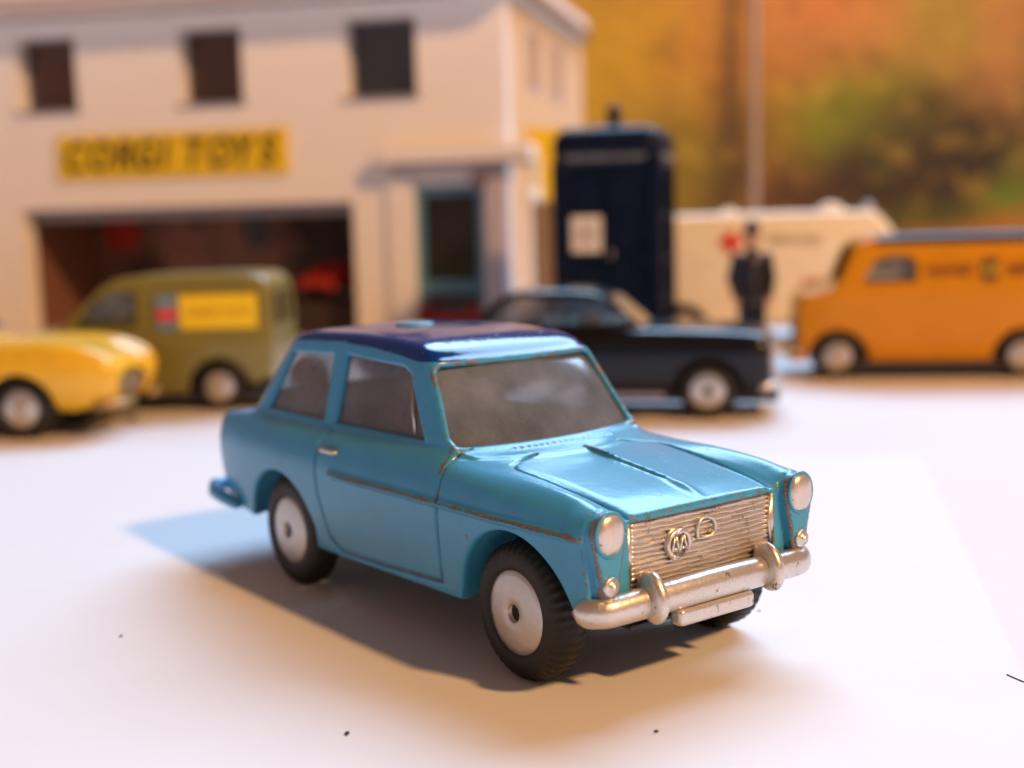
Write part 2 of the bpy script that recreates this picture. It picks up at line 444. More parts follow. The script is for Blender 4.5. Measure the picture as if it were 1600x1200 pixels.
def submesh(name, V, F, attrs=None):
    F = [f for f in F if len(f)]; used = np.unique(np.concatenate([f.ravel() for f in F])); mp = np.full(len(V), -1); mp[used] = np.arange(len(used))
    return mesh_np(name, V[used], [mp[f] for f in F], True, {k: a[used] for k, a in (attrs or {}).items()})

# ------------------------------------------------------------------ the blue two-tone saloon (x forward, y to its left, origin under the front axle)
HERO = empty('toy_car', (1.20, 14.196, .012), R(-52.68))
tag(HERO, 'turquoise die-cast toy saloon with dark blue roof and silver grille, sharp in front', 'toy car')
WB = 4.93
W_ = prof([(.4, 1.49), (.64, 1.53), (1.1, 1.60), (1.55, 1.648), (1.74, 1.655), (2.0, 1.60), (2.14, 1.53), (2.3, 1.40), (2.6, 1.2)], .07)
P_ = prof([(-7.4, -.20), (-6.6, -.07), (-5.2, -.01), (-3, 0), (.3, 0), (1.35, -.05)], .3)
HOOD = prof([(-1.6, 2.27), (-1.1, 2.215), (0, 2.11), (.9, 1.985), (1.35, 1.86)], .15)
BELT = prof([(-7.4, 2.08), (-7.0, 2.11), (-5.5, 2.17), (-4, 2.20), (-2.4, 2.25), (-1.3, 2.29)], .15)
REAR = prof([(.4, -6.95), (.9, -7.16), (1.5, -7.26), (1.95, -7.22), (2.2, -7.12)], .06)
BOT = prof([(-7.4, .86), (-6.9, .82), (-6.3, .76), (-5.9, .72), (-4, .62), (-1, .645), (.55, .92), (1.4, .95)], .1)
WG = prof([(2.0, 1.44), (2.3, 1.37), (2.7, 1.285), (3.1, 1.205), (3.4, 1.12)], .06)
ROOF = prof([(-6.4, 3.12), (-5.7, 3.31), (-4.9, 3.405), (-3.9, 3.435), (-3, 3.435), (-2.35, 3.40), (-2.0, 3.31), (-1.78, 3.14), (-1.6, 2.95)], .09)
FRW = [(-1.24, 2.25), (1.24, 2.25), (1.31, 2.28), (1.33, 2.36), (1.165, 3.06), (1.13, 3.11), (1.07, 3.13), (-1.07, 3.13), (-1.13, 3.11), (-1.165, 3.06), (-1.33, 2.36), (-1.31, 2.28)]         # windscreen (y, z)
RRW = [(-1.08, 2.42), (1.08, 2.42), (.93, 3.05), (-.93, 3.05)]
DW = [(-3.90, 2.27), (-1.80, 2.29), (-2.30, 3.02), (-2.50, 3.10), (-3.84, 3.15)]
QW = [(-5.80, 2.27), (-4.16, 2.27), (-4.14, 3.14), (-5.30, 3.09)]
DOOR = [(-1.24, 2.26), (-1.22, 2.0), (-1.33, .79), (-2.5, .73), (-3.55, .71), (-3.83, .86), (-3.97, 1.4), (-3.99, 2.0), (-3.86, 2.2)]
HPAN = [(1.16, 1.03), (.3, 1.075), (-.50, 1.10), (-.64, 1.04), (-.70, .90), (-.76, .62)]
def f_low(x, y, z, bottom=True, det=0.):
    ay = np.abs(y)
    side = (ay-(W_(z)+P_(x)))*.96
    fen = sstep(x, -1.1, .9)
    t = np.where(x > -1.45, HOOD(x), BELT(x))
    bl = sstep(x, -1.75, -1.15); t = BELT(x)*(1-bl)+HOOD(x)*bl
    t = t-.035*(ay/1.1)**2*bl
    t = t+fen*(.125*np.exp(-((ay-1.37)/.19)**2)-.035*np.exp(-((ay-1.06)/.07)**2))
    t = t+(1-sstep(x, -6.5, -5.4))*.05*np.exp(-((ay-1.42)/.12)**2)
    top = (z-t)*.97
    f = smax(side, top, .145)
    hl = .012*sstep(ay, .98, 1.06)
    fr = x-(1.235-.03*ay*ay+hl-(z-1.9)*.02)
    f = smax(f, fr, .05)
    re = -(x-(REAR(z)+.16*(ay/1.5)**4))
    f = smax(f, re, .075)
    if bottom: f = smax(f, BOT(x)-z, .04)
    return f
def f_gh(x, y, z):
    ay = np.abs(y)
    side = (ay-(WG(z)-.03*sstep(x, -4.5, -6.2)+0*x))*.97
    fr = (x-(-1.02-(z-2.26)*.80-.25*(ay/1.33)**2))/1.26
    re = -(x-(-6.62+(z-2.18)*.92+.22*(ay/1.3)**3))/1.35
    f = smax(side, fr, .14); f = smax(f, re, .30)
    f = smax(f, (z-(ROOF(x)-.028*(ay/1.1)**2-.012*sstep(ay, .8, 1.15))), .10)
    return smax(f, 1.9-z, .05)
def f_pod(x, y, z):
    ay = np.abs(y)-1.375
    z0, z1, r0, r1 = 1.765, 1.245, .235, .15
    h = z0-z1; t = np.clip((z-z1)/h, 0, 1); rr = r1+(r0-r1)*(t*t*(3-2*t))
    d = np.sqrt(ay**2+(z-np.clip(z, z1, z0))**2)-rr
    return smax(d, np.maximum(x-1.315, .9-x), .07)
def outer(x, y, z): return smin(smin(f_low(x, y, z), f_gh(x, y, z), .10), f_pod(x, y, z), .045)
def f_hero(x, y, z):
    ay = np.abs(y)
    lo = f_low(x, y, z); gh = f_gh(x, y, z); f = smin(lo, gh, .10); f = smin(f, f_pod(x, y, z), .045)
    front = x > -2.6
    # raised windscreen rim and screen pillars
    dw = sdpoly(y, z, FRW)
    f = f-.028*np.exp(-((dw-.045)/.032)**2)*sstep(x, -2.4, -2.1)*(z > 2.15)
    # waist moulding
    f = f-.055*np.exp(-((z-1.715-.02*(x+1)/3)/.034)**2)*sstep(x, -3.68, -3.6)*sstep(-x, -1.22, -1.08)*(ay > 1.3)
    dp = np.abs(f_pod(np.minimum(x, 1.1), y, z)); f = f+.022*np.exp(-(dp/.020)**2)*(x > 1.18)
    # shut lines
    f = f+.036*np.exp(-(sdline(x, z, DOOR)/.019)**2)*(ay > 1.15)
    # bonnet panel groove, centre rib, scuttle louvres
    hp = sdline(x, ay, HPAN); hm = (z > 1.8)
    f = f+.030*np.exp(-(hp/.017)**2)*hm
    rb = np.minimum(np.sqrt((y-0.02)**2+np.maximum(np.abs(x-.05)-.72, 0)**2)/.019, np.sqrt(((x-.86)/.21)**2+((y-.02)/.060)**2))
    f = f-.040*np.exp(-rb**2.2)*hm
    lv = np.exp(-((x+.955+.10*(ay)**2)/.030)**2)*(.5+.5*np.cos(y*2*np.pi/.088))*sstep(ay, .80, .74)*hm
    f = f-.026*lv
    # cavity
    base = smin(f_low(x, y, z, False)+.12, gh+.09, .06)
    f = smax(f, -base, .02)
    # wheel arches with inner liners
    for cx, cz, r in ((.02, .66, .955), (-WB-.17, .58, .95)):
        d = np.sqrt((x-cx)**2+((z-cz)*1.0)**2)
        lin = np.maximum(np.maximum(np.abs(d-(r+.02))-.03, .95-ay), np.maximum(BOT(x)+.02-z, ay-1.57-P_(x)))
        f = np.minimum(f, lin)
        f = smax(f, -np.maximum(d-r, .97-ay), .045)
        lip = np.maximum(np.sqrt((d-r-.03)**2+(ay-(W_(z)+P_(x)))**2)-.030, .70-z)
    # window openings
    f = smax(f, -np.maximum(dw+.02, -(x+2.7)), .035)
    f = smax(f, -np.maximum(sdpoly(y, z, RRW)+.02, x+4.9), .035)
    sw = np.minimum(sdpoly(x, z, DW)-.03, sdpoly(x, z, QW)-.03)+.05
    f = smax(f, -np.maximum(sw, .85-ay), .04)
    # grille opening recess
    gr = np.maximum(np.maximum(ay-1.04, np.abs(z-1.44)-.36), 1.15-x)
    f = smax(f, -gr, .015)
    return f
import time as _time; _t0 = _time.time()
V, Q = sdf_mesh(f_hero, (-7.45, -1.8, .5), (1.45, 1.8, 3.55), .0235)
x, y, z = V.T; ay = np.abs(y)
cv = np.clip(convexity(f_hero, V, .05)/.016, 0, 1.4)
wear = np.zeros(len(V))
mo = np.exp(-((z-1.732-.02*(x+1)/3)/.027)**2)*sstep(x, -3.7, -3.55)*sstep(-x, -1.24, -1.05)*(ay > 1.3)
wear = np.maximum(wear, mo*(.60+.12*sstep(x, -1.5, .8)))
wear = np.maximum(wear, cv*.80*sstep(x, .85, 1.1))
wear = np.maximum(wear, cv*.62*(z > 2.2)*sstep(x, -2.7, -2.0))
wear = np.maximum(wear, cv*.30*sstep(.85-z, 0, .1))
wear = np.maximum(wear, cv*.26)
wear = np.maximum(wear, cv*.50*sstep(-x, 6.6, 6.9))
wear = np.maximum(wear, .66*np.exp(-(sdline(x, z, DOOR)/.024)**2)*(ay > 1.15))
wear = np.maximum(wear, .52*np.exp(-((sdline(x, z, [(-1.26, 2.0), (-1.32, 2.3), (-1.45, 2.6), (-1.95, 3.1)]))/.05)**2)*(ay > .95))
wear = np.maximum(wear, .52*np.exp(-(sdline(x, ay, HPAN)/.035)**2)*(z > 1.8))
wear = np.maximum(wear, .50*np.exp(-((x+.95+.10*ay**2)/.04)**2)*(z > 2.1)*(ay < .8))
ZR = prof([(-7, 3.05), (-5.9, 3.13), (-5.2, 3.24), (-4.2, 3.29), (-3, 3.25), (-2.2, 3.165), (-1.4, 3.185)], .1)
g = z-ZR(x)-.004*np.sin(x*9)-.003*np.sin(y*13+x*4)
V2, pos, neg, src = clip_split(V, Q, g)
wear2 = np.concatenate([wear, [wear[a]*(1-t)+wear[b]*t for a, b, t in src]])
wr = wear2.copy(); zz = V2[:, 2]-ZR(V2[:, 0]); wr = np.maximum(wr*.8, .35*np.exp(-(zz/.03)**2))
body = link('body', submesh('body', V2, neg, {'wear': wear2}), M['teal'], HERO)
link('roof', submesh('roof', V2, pos, {'wear': wr}), M['roofblue'], HERO)
print('hero', len(V), round(_time.time()-_t0, 1))

# clear glazing, following the inner face of the shell
def pane(name, keep, lo, hi):
    if name == 'windscreen':
        fg = lambda x, y, z: (x-(-1.10-(z-2.26)*.80-.27*(y/1.33)**2-.03*((z-2.70)/.43)**2))/1.26
    else: fg = lambda x, y, z: f_gh(x, y, z)+.062
    v, q = sdf_mesh(fg, lo, hi, .05)
    k = keep(*v.T)[q].all(1); q = q[k]
    return link(name, submesh(name, v, [q]), M[{'rear_window': 'glass2', 'windscreen': 'glass3'}.get(name, 'glass')], HERO)
lo_, hi_ = (-7, -1.6, 2.0), (-.6, 1.6, 3.6)
pane('windscreen', lambda x, y, z: (sdpoly(y, z, FRW) < .06) & (x > -2.75), lo_, hi_)
pane('rear_window', lambda x, y, z: (sdpoly(y, z, RRW) < .06) & (x < -5.0), lo_, hi_)
for s in (-1, 1):
    pane('side_window', lambda x, y, z: (sdpoly(x, z, DW) < .06) & (y*s > 1.0), lo_, hi_)
    pane('side_window', lambda x, y, z: (sdpoly(x, z, QW) < .06) & (y*s > 1.0), lo_, hi_)
# ridge moulded into the door glazing (quarter-light bar)
for s in (-1, 1):
    link('quarterlight_bar', tube_me([(-2.13, s*1.315, 2.34), (-2.24, s*1.265, 2.62), (-2.30, s*1.20, 2.95)], .016, 8, 'quarterlight_bar'), M['lampglass'], HERO)
# roof disc
link('roof_disc', lathe_me([(.0001, .030), (.22, .028), (.25, .020), (.262, -.02)], 40, 'z', 'roof_disc'), M['teal'], HERO, loc=(-3.98, -.06, 3.432), rot=(0, R(0), 0))
# underside
box('baseplate', (-2.7, 0, .70), (7.6, 1.86, .05), M['base'], HERO)
box('baseplate', (-2.52, 0, .66), (2.5, 2.9, .04), M['base'], HERO).name = 'floor_pan'
# door handles
for s in (-1, 1):
    m_ = tube_me([(-3.83, s*1.615, 1.985), (-3.79, s*1.655, 1.99), (-3.62, s*1.66, 1.985), (-3.50, s*1.64, 1.98), (-3.47, s*1.60, 1.975)], [.022, .03, .028, .028, .018], 10, 'door_handle', sq=(.8, 1.1))
    link('door_handle', m_, M['silver'], HERO)
# grille: back panel, cast bars, border
GX = lambda y: 1.190-.03*y*y
n = 30
Pn = [(GX(-1.035+2.07*i/n), -1.035+2.07*i/n) for i in range(n+1)]
V_ = []; F_ = []
for px, py in Pn: V_ += [(px-.03, py, 1.09), (px, py, 1.09), (px, py, 1.795), (px-.03, py, 1.795)]
for i in range(n):
    for k in range(4): F_.append((4*i+k, 4*i+(k+1) % 4, 4*i+4+(k+1) % 4, 4*i+4+k))
F_ += [(0, 1, 2, 3), (4*n+3, 4*n+2, 4*n+1, 4*n)]
gp = link('grille', mesh_py('grille', V_, F_), M['silver'], HERO)
rnd = random.Random(7)
NB = 13
for b in range(NB):
    z0 = 1.118+b*.0545; ph = rnd.random()*6; V_ = []; F_ = []; N_ = 60; S_ = 7
    for i in range(N_+1):
        yy = -1.0+2.0*i/N_
        dz = .0040*math.sin(yy*7+ph)+.0030*math.sin(yy*21+ph*2)+rnd.uniform(-.0020, .0020); rr = .0265*(1+.10*math.sin(yy*11+ph*3))+rnd.uniform(-.0015, .0015)
        for k in range(S_):
            th = math.pi*(k/(S_-1))-math.pi/2; V_.append((GX(yy)-.006+.040*math.cos(th)*(1+rnd.uniform(-.06, .06)), yy, z0+dz+rr*math.sin(th)))
    for i in range(N_):
        for k in range(S_-1): F_.append((i*S_+k, (i+1)*S_+k, (i+1)*S_+k+1, i*S_+k+1))
    F_.append(tuple(range(S_))); F_.append(tuple(range(N_*S_, (N_+1)*S_))[::-1])
    link('grille_bar', mesh_py('grille_bar', V_, F_, True), M['silver'], gp)
for s in (-1, 1): link('grille_border', tube_me([(1.185, s*1.04, 1.08), (1.19, s*1.04, 1.45), (1.185, s*1.04, 1.80)], [.036]*3, 8, 'grille_border'), M['silver'], gp)
# the two badges on the grille
bx = GX(.4)+.045
bd = link('badge', tube_me([(bx+.018, -.40+.150*math.cos(a), 1.505+.135*math.sin(a)) for a in [R(20+i*10-70) for i in range(33)]], .026, 8, 'badge', up=(1, 0, 0)), M['silver'], HERO)
def bar(p, q, r=.017, name='badge_letter', par=bd): link(name, tube_me([p, q], r, 7, name), M['silver'], par)
for cy in (-.455, -.345):
    bar((bx+.03, cy-.055, 1.42), (bx+.03, cy-.005, 1.59)); bar((bx+.03, cy+.055, 1.42), (bx+.03, cy+.005, 1.59)); bar((bx+.03, cy-.035, 1.46), (bx+.03, cy+.035, 1.46))
link('badge_back', lathe_me([(.0001, .012), (.165, .010), (.17, -.02)], 28, 'x', 'badge_back'), M['silver'], bd, loc=(bx-.012, -.40, 1.51))
link('badge_crest', dome_me((bx+.02, -.40, 1.63), (.035, .06, .032), 'badge_crest'), M['silver'], bd)
link('badge_foot', dome_me((bx+.02, -.475, 1.375), (.035, .038, .035), 'badge_foot'), M['silver'], bd)
dsh = [(-.10, 1.53), (.10, 1.525), (.155, 1.575), (.165, 1.64), (.125, 1.705), (.045, 1.735), (-.04, 1.725), (-.095, 1.67), (-.10, 1.53), (-.05, 1.53)]
link('badge', tube_me([(GX(0)+.045, a-.02, b-.02) for a, b in dsh], .019, 8, 'badge_shield', up=(1, 0, 0)), M['silver'], HERO)
# headlamps and sidelamps
for s in (-1, 1):
    hl = link('headlight', dome_me((1.305, s*1.375, 1.775), (.075, .172, .205), 'headlight', 28, 10, 2.3), M['lampglass'], HERO)
    link('headlight_rim', tube_me([(1.318, s*1.375+.185*math.cos(R(a)), 1.775+.218*math.sin(R(a))) for a in range(0, 361, 12)], .017, 8, 'headlight_rim', up=(1, 0, 0)), M['teal'], hl)
    sl = link('sidelight', lathe_me([(.095, -.02), (.100, .018), (.085, .038), (.06, .030), (.04, .060), (.012, .082), (.0001, .085)], 28, 'x', 'sidelight'), M['silver'], HERO, loc=(1.312, s*1.385, 1.265))
# front bumper with overriders and plate
pts = []; rad = []
for i in range(81):
    t = -1+2*i/80; yy = t*1.69; wrap = max(0, abs(t)-.80)/.20
    pts.append((1.36-.035*yy*yy-.24*wrap**2, yy-(.06*wrap if t > 0 else -.06*wrap), 1.045-.055*abs(t)**1.5)); rad.append(.162*(1-.10*abs(t)**2)*math.sqrt(max(0.0, 1-max(0, (abs(t)-.925)/.075)**2))+.004)
fb = link('front_bumper', tube_me(pts, rad, 20, 'front_bumper', sq=(.78, 1.0)), M['silver'], HERO)
for s, yy in ((-1, -.90), (1, .78)):
    fo = lambda x, y, z: smin(smax(np.sqrt(((x-1.39)/.205)**2+((z-1.065-.25*(1.45-x))/.26)**2)*.22-.22, np.abs(y-yy)-.072, .09), 9+0*x, .01)
    v, q = sdf_mesh(fo, (1.0, yy-.2, .6), (1.8, yy+.2, 1.55), .022)
    wv = np.clip(convexity(fo, v, .04)/.02, 0, 1)*.8
    o_ = link('overrider', mesh_np('overrider', v, q, True, {'wear': wv}), M['silver'], fb)
fp = lambda x, y, z: smax(smax(np.abs(x-1.36)-.09, np.abs(y+.03)-.54, .05), np.abs(z-.795)-.088, .05)
v, q = sdf_mesh(fp, (1.1, -.75, .6), (1.6, .7, 1.0), .02)
link('number_plate', mesh_np('number_plate', v, q, True, {'wear': np.clip(convexity(fp, v, .03)/.02, 0, 1)*.5}), M['silver'], HERO)
box('valance', (1.08, 0, 1.0), (.22, 2.7, .20), M['teal'], HERO, .05)
# rear bumper
pts = []; rad = []
RBP = [(-6.45, 1.52, .82, .04), (-6.55, 1.55, .84, .08), (-6.9, 1.59, .90, .105), (-7.14, 1.59, .94, .11), (-7.35, 1.49, .97, .105), (-7.41, 1.28, .97, .10), (-7.48, .7, .99, .13), (-7.50, 0, .99, .13)]
for i, (a_, b_, c_, r_) in enumerate(RBP+[(a_, -b_, c_, r_) for a_, b_, c_, r_ in RBP[-2::-1]]):
    pts.append((a_, b_, c_)); rad.append(r_)
link('rear_bumper', tube_me(pts, rad, 14, 'rear_bumper', sq=(.8, 1.0)), M['teal'], HERO)
# wheels
def tyre_prof(r, wd):
    return [(r*.60, 0), (r*.615, -.025), (r*.72, -.030), (r*.86, -.022), (r*.95, .018), (r, .075), (r, wd*.5), (r, wd-.075), (r*.95, wd-.02), (r*.8, wd), (r*.5, wd)]
def make_wheel(parent, x, s, yo, r=.735, wd=.42, hubr=.47, seg=132, notch=True, name='wheel', style='cone', mats=None):
    tm, hm = mats or (M['rubber'], M['hub'])
    wh = empty(name, (x, s*yo, r), 0, parent)
    if s > 0: wh.rotation_euler = (0, 0, math.pi)
    w_ = (lambda j, k: (-.034 if (k % 3 == 0 and j in (4, 5, 7, 8)) else 0)) if notch else None
    link('tyre', lathe_me(tyre_prof(r, wd), seg, 'y', 'tyre', True, w_), tm, wh)
    if style == 'cone':
        pr = [(.092, .03), (.096, -.046), (.106, -.054), (.2, -.050), (hubr*.8, -.030), (hubr*.97, -.012), (hubr, .004), (hubr*1.0, .03), (hubr*.9, .05)]
        hb = link('hub', lathe_me(pr, 64, 'y', 'hub'), hm, wh)
        link('axle_end', lathe_me([(.0001, -.005), (.045, -.01), (.06, .005), (.095, .012), (.095, .05)], 24, 'y', 'axle_end'), M['hole'], hb)
    else:
        pr = [(.0001, -.10), (.06, -.095), (.10, -.06), (.2, -.055), (hubr*.85, -.02), (hubr, .004), (hubr*.9, .06)]
        hb = link('hub', lathe_me(pr, 32, 'y', 'hub'), hm, wh)
    return wh
for X_ in (0, -WB):
    for s in (-1, 1): make_wheel(HERO, X_, s, 1.52, wd=.37)
    link('axle', tube_me([(X_, -1.45, .735), (X_, 1.45, .735)], .06, 12, 'axle'), M['steel'], HERO)

# ------------------------------------------------------------------ setting: white card on the table, printed autumn backdrop
def grid_me(x0, x1, y0, y1, nx, ny, f=None, name='sheet'):
    V = [(x0+(x1-x0)*i/nx, y0+(y1-y0)*j/ny, 0) for j in range(ny+1) for i in range(nx+1)]
    if f: V = [(a, b, f(a, b)) for a, b, _ in V]
    F = [(j*(nx+1)+i, j*(nx+1)+i+1, (j+1)*(nx+1)+i+1, (j+1)*(nx+1)+i) for j in range(ny) for i in range(nx)]
    return mesh_py(name, V, F, True)
def card_mat(nm, c0, c1):
  pm = NT(nm)
  nz = pm.noise(.9, 5, .6); fib = pm.noise(34, 4, .7)
  cc = pm.mix(nz, c0, c1)
  cc = pm.mix(pm.math('MULTIPLY', pm.step(fib, .60, .74), .22), cc, (.45, .43, .42))
  _v = pm.n('TexVoronoi', i_Scale=1.9); pm.l(pm.co(), _v.inputs['Vector'])
  _sp = pm.math('MULTIPLY', pm.math('SUBTRACT', 1, pm.step(pm.math('ADD', _v.outputs['Distance'], pm.math('MULTIPLY', pm.noise(60, 2), .02)), .022, .034)), pm.step(pm.noise(.8, 3), .50, .60))
  cc = pm.mix(pm.math('MULTIPLY', _sp, .6), cc, (.22, .19, .18))
  _m = pm.n('Mapping'); _m.inputs['Scale'].default_value = (1.0, 7.0, 1); _m.inputs['Rotation'].default_value = (0, 0, .6); pm.l(pm.co(), _m.inputs[0])
  _w = pm.n('TexNoise', i_Scale=3.2, i_Detail=5, i_Distortion=2.4); pm.l(_m.outputs[0], _w.inputs['Vector'])
  _scuf = pm.math('MULTIPLY', pm.step(_w.outputs['Fac'], .66, .70), pm.step(pm.noise(.5, 2), .48, .6)); cc = pm.mix(pm.math('MULTIPLY', _scuf, .10), cc, (.40, .38, .38))
  pm.set(Base_Color=cc, Roughness=.62); pm.b.inputs['Specular IOR Level'].default_value = .3
  pm.bump(pm.math('ADD', pm.math('MULTIPLY', fib, .5), pm.math('MULTIPLY', pm.noise(90, 2), .5)), .16, .01)
  return pm.m
sheet = link('ground', grid_me(-150, 150, -45, 130, 30, 20, name='ground'), card_mat('pinkish_card', (.72, .69, .705), (.76, .725, .74)))
pq = [(-27, 31.85), (7.81, 24.89), (5.17, 12.98), (.2, -9.5), (-34.6, -2.5)]
ps = link('paper_sheet', prism_me(pq, .002, .012, 'z', 'paper_sheet'), card_mat('white_paper', (.735, .74, .765), (.78, .785, .81))); tag(ps, 'large plain white sheet of paper under the turquoise car', 'paper'); tag(sheet, kind='structure')

bk = NT('autumn_print'); S_ = bk.sep()
def blob(cx, cz, rx, rz, pw=1.0):
    n1 = bk.noise(.09, 4, .6); n2 = bk.noise(.13, 4, .6)
    a = bk.math('DIVIDE', bk.math('ADD', bk.math('SUBTRACT', S_[0], cx), bk.math('MULTIPLY', bk.math('SUBTRACT', n1, .5), rx*1.3)), rx)
    b = bk.math('DIVIDE', bk.math('ADD', bk.math('SUBTRACT', S_[2], cz), bk.math('MULTIPLY', bk.math('SUBTRACT', n2, .5), rz*1.3)), rz)
    d = bk.math('ADD', bk.math('MULTIPLY', a, a), bk.math('MULTIPLY', b, b))
    return bk.math('MULTIPLY', bk.math('EXPONENT', bk.math('MULTIPLY', d, -1.0)), pw*1.9, clamp=True)
c = bk.mix(bk.step(bk.noise(.11, 5, .6), .35, .65), (.60, .22, .035), (.66, .34, .10))
for (cx, cz, rx, rz, pw, colr) in [
    (7, 14, 8, 12, .52, (.64, .38, .008)), (24, 18, 9, 4.5, .45, (.74, .26, .075)), (17, 10, 5, 5, .5, (.46, .20, .02)),
    (11.5, 7, 4.5, 4, .85, (.30, .22, .004)), (21.5, 7.5, 5, 4, .75, (.32, .14, .012)), (26, 10.6, 5.0, 3.6, 1, (.26, .29, .006)),
    (32.5, 9.8, 6.5, 4.4, 1, (.075, .075, .006)), (24, 4.6, 5, 2.6, .9, (.09, .03, .008)), (30, 4.3, 5, 1.3, .9, (.09, .11, .005)),
    (36.5, 6.2, 2.6, 1.9, 1, (.12, .36, .003)), (35.5, 15, 4, 6, .5, (.60, .25, .08)), (31, 18, 4, 5, .6, (.45, .30, .04)), (16, 6.5, 2.2, 4.5, .42, (.045, .030, .003)), (42, 10, 5, 8, .7, (.16, .13, .02)), (30, 6.9, 5.5, 2.4, .9, (.022, .010, .004)), (34.0, 8.8, 2.6, 2.8, .8, (.018, .012, .004)), (30.0, 11.5, 1.8, 1.5, .6, (.06, .055, .005)), (27.5, 8.2, 1.6, 1.6, .5, (.05, .06, .004)),
    (-30, 12, 16, 12, .7, (.5, .25, .04)), (-40, 4, 16, 5, .8, (.12, .09, .02))]:
    c = bk.mix(blob(cx, cz, rx, rz, pw), c, colr)
tr = bk.math('MULTIPLY', bk.math('EXPONENT', bk.math('MULTIPLY', bk.math('POWER', bk.math('ABSOLUTE', bk.math('DIVIDE', bk.math('SUBTRACT', S_[0], bk.math('ADD', 16.2, bk.math('MULTIPLY', S_[2], .0))), .85)), 2), -1)), bk.step(S_[2], 3, 9))
c = bk.mix(bk.math('MULTIPLY', tr, .75), c, (.06, .028, .012))
c = bk.mix(bk.math('MULTIPLY', bk.step(bk.noise(.8, 5, .7), .45, .7), .30), c, (.15, .08, .012))
c = bk.mix(bk.math('MULTIPLY', bk.step(bk.noise(.42, 4, .6), .52, .66), .30), c, (.72, .46, .05)); c = bk.mix(bk.math('MULTIPLY', bk.step(bk.noise(.36, 5, .7, dist=.6), .55, .66), .38), c, (.07, .05, .008))
bk.set(Base_Color=c, Roughness=.55)
bd_ = link('backdrop', box_me((0, 0, 13), (150, .4, 26), .05, 'backdrop'), bk.m, loc=(0, 96, 0)); tag(bd_, kind='structure')

# crumbs and hairs on the card
def crumb(x, y, r, label, dark=(.04, .015, .02)):
    me = dome_me((0, 0, 0), (r, r*.62, r*.5), 'crumb', 10, 4)
    for v_ in me.vertices: v_.co *= 1+.22*math.sin(v_.co.x*90+v_.co.y*70)
    o = link('crumb', me, simple('crumb_dark', dark, .6), loc=(x, y, r*.42+.012), rot=(0, 0, x*3)); tag(o, label, 'crumb')
crumb(-1.65, 11.94, .032, 'dark speck on the white card, left one of the front two')
crumb(1.27, 11.81, .026, 'dark speck on the white card, in front of the bumper to the right')
crumb(-4.71, 15.1, .030, 'pale brown speck on the card left of the blue car', (.35, .26, .2))
crumb(2.92, 15.42, .022, 'faint grey speck on the card right of the number plate', (.4, .38, .38))
hm_ = simple('dark_fibre', (.05, .04, .035), .6); hl_ = simple('pale_fibre', (.58, .55, .55), .6)
def hair(pts, label, m_, r=.0045):
    o = link('fibre', tube_me([(a, b, .020) for a, b in pts], r, 6, 'fibre'), m_); tag(o, label, 'fibre')
hair([(5.02, 13.05), (5.06, 12.95), (5.10, 12.85), (5.18, 12.76)], 'short dark fibre lying on the card at the right edge', hm_, .006)

# ------------------------------------------------------------------ card garage building (local x to the right, y into the depth)
C_WALL = simple('peach_white_card', (.90, .87, .86), .6, var=.03, sc=.8, bump=.04)
C_TRIM = simple('grey_blue_card', (.30, .30, .36), .6)
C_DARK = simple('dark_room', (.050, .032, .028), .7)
C_BLUE = simple('blue_frame', (.10, .26, .38), .5)
C_YEL = simple('yellow_board', (.86, .60, .015), .5, var=.04)
C_INK = simple('brown_black_ink', (.03, .018, .008), .6)
C_LAV = simple('lavender_grey_card', (.52, .47, .52), .6)
C_BRN = simple('brown_door', (.20, .10, .03), .5)
C_RED = simple('red_enamel', (.45, .03, .02), .35)
C_GLS = glassmat('window_film', (.72, .72, .72), .02)
def wall_me(x0, x1, z0, z1, holes, y0, y1, name='wall'):
    xs = sorted({x0, x1, *[h[0] for h in holes], *[h[1] for h in holes]}); zs = sorted({z0, z1, *[h[2] for h in holes], *[h[3] for h in holes]})
    def solid(i, j):
        if i < 0 or j < 0 or i >= len(xs)-1 or j >= len(zs)-1: return False
        cx, cz = (xs[i]+xs[i+1])/2, (zs[j]+zs[j+1])/2
        return not any(h[0] < cx < h[1] and h[2] < cz < h[3] for h in holes)
    V = []; F = []; idx = {}
    def v(i, j, k):
        if (i, j, k) not in idx: idx[(i, j, k)] = len(V); V.append((xs[i], (y0, y1)[k], zs[j]))
        return idx[(i, j, k)]
    for i in range(len(xs)-1):
        for j in range(len(zs)-1):
            if not solid(i, j): continue
            F.append((v(i, j, 0), v(i+1, j, 0), v(i+1, j+1, 0), v(i, j+1, 0))); F.append((v(i, j+1, 1), v(i+1, j+1, 1), v(i+1, j, 1), v(i, j, 1)))
            if not solid(i-1, j): F.append((v(i, j, 0), v(i, j+1, 0), v(i, j+1, 1), v(i, j, 1)))
            if not solid(i+1, j): F.append((v(i+1, j, 1), v(i+1, j+1, 1), v(i+1, j+1, 0), v(i+1, j, 0)))
            if not solid(i, j-1): F.append((v(i, j, 1), v(i+1, j, 1), v(i+1, j, 0), v(i, j, 0)))
            if not solid(i, j+1): F.append((v(i, j+1, 0), v(i+1, j+1, 0), v(i+1, j+1, 1), v(i, j+1, 1)))
    return mesh_py(name, V, F)
G = empty('garage_building', (.05, 51.0, 0), R(-13)); tag(G, 'white card garage with yellow sign, wide open bay and three upper windows', 'building')
WIN = [(-20.75, -18.0, 9.5, 12.45), (-13.45, -10.7, 9.5, 12.45), (-6.4, -3.5, 9.45, 12.45)]
BAY = (-21.0, -6.3, 0.0, 5.45); DWN = (-3.75, -1.0, .35, 5.95)
link('front_wall', wall_me(-30, 0, 0, 13.1, WIN+[BAY, DWN], 0, 1.0), C_WALL, G)
SW = [(4.0, 6.6, 9.8, 12.3), (9.0, 11.6, 9.8, 12.3)]
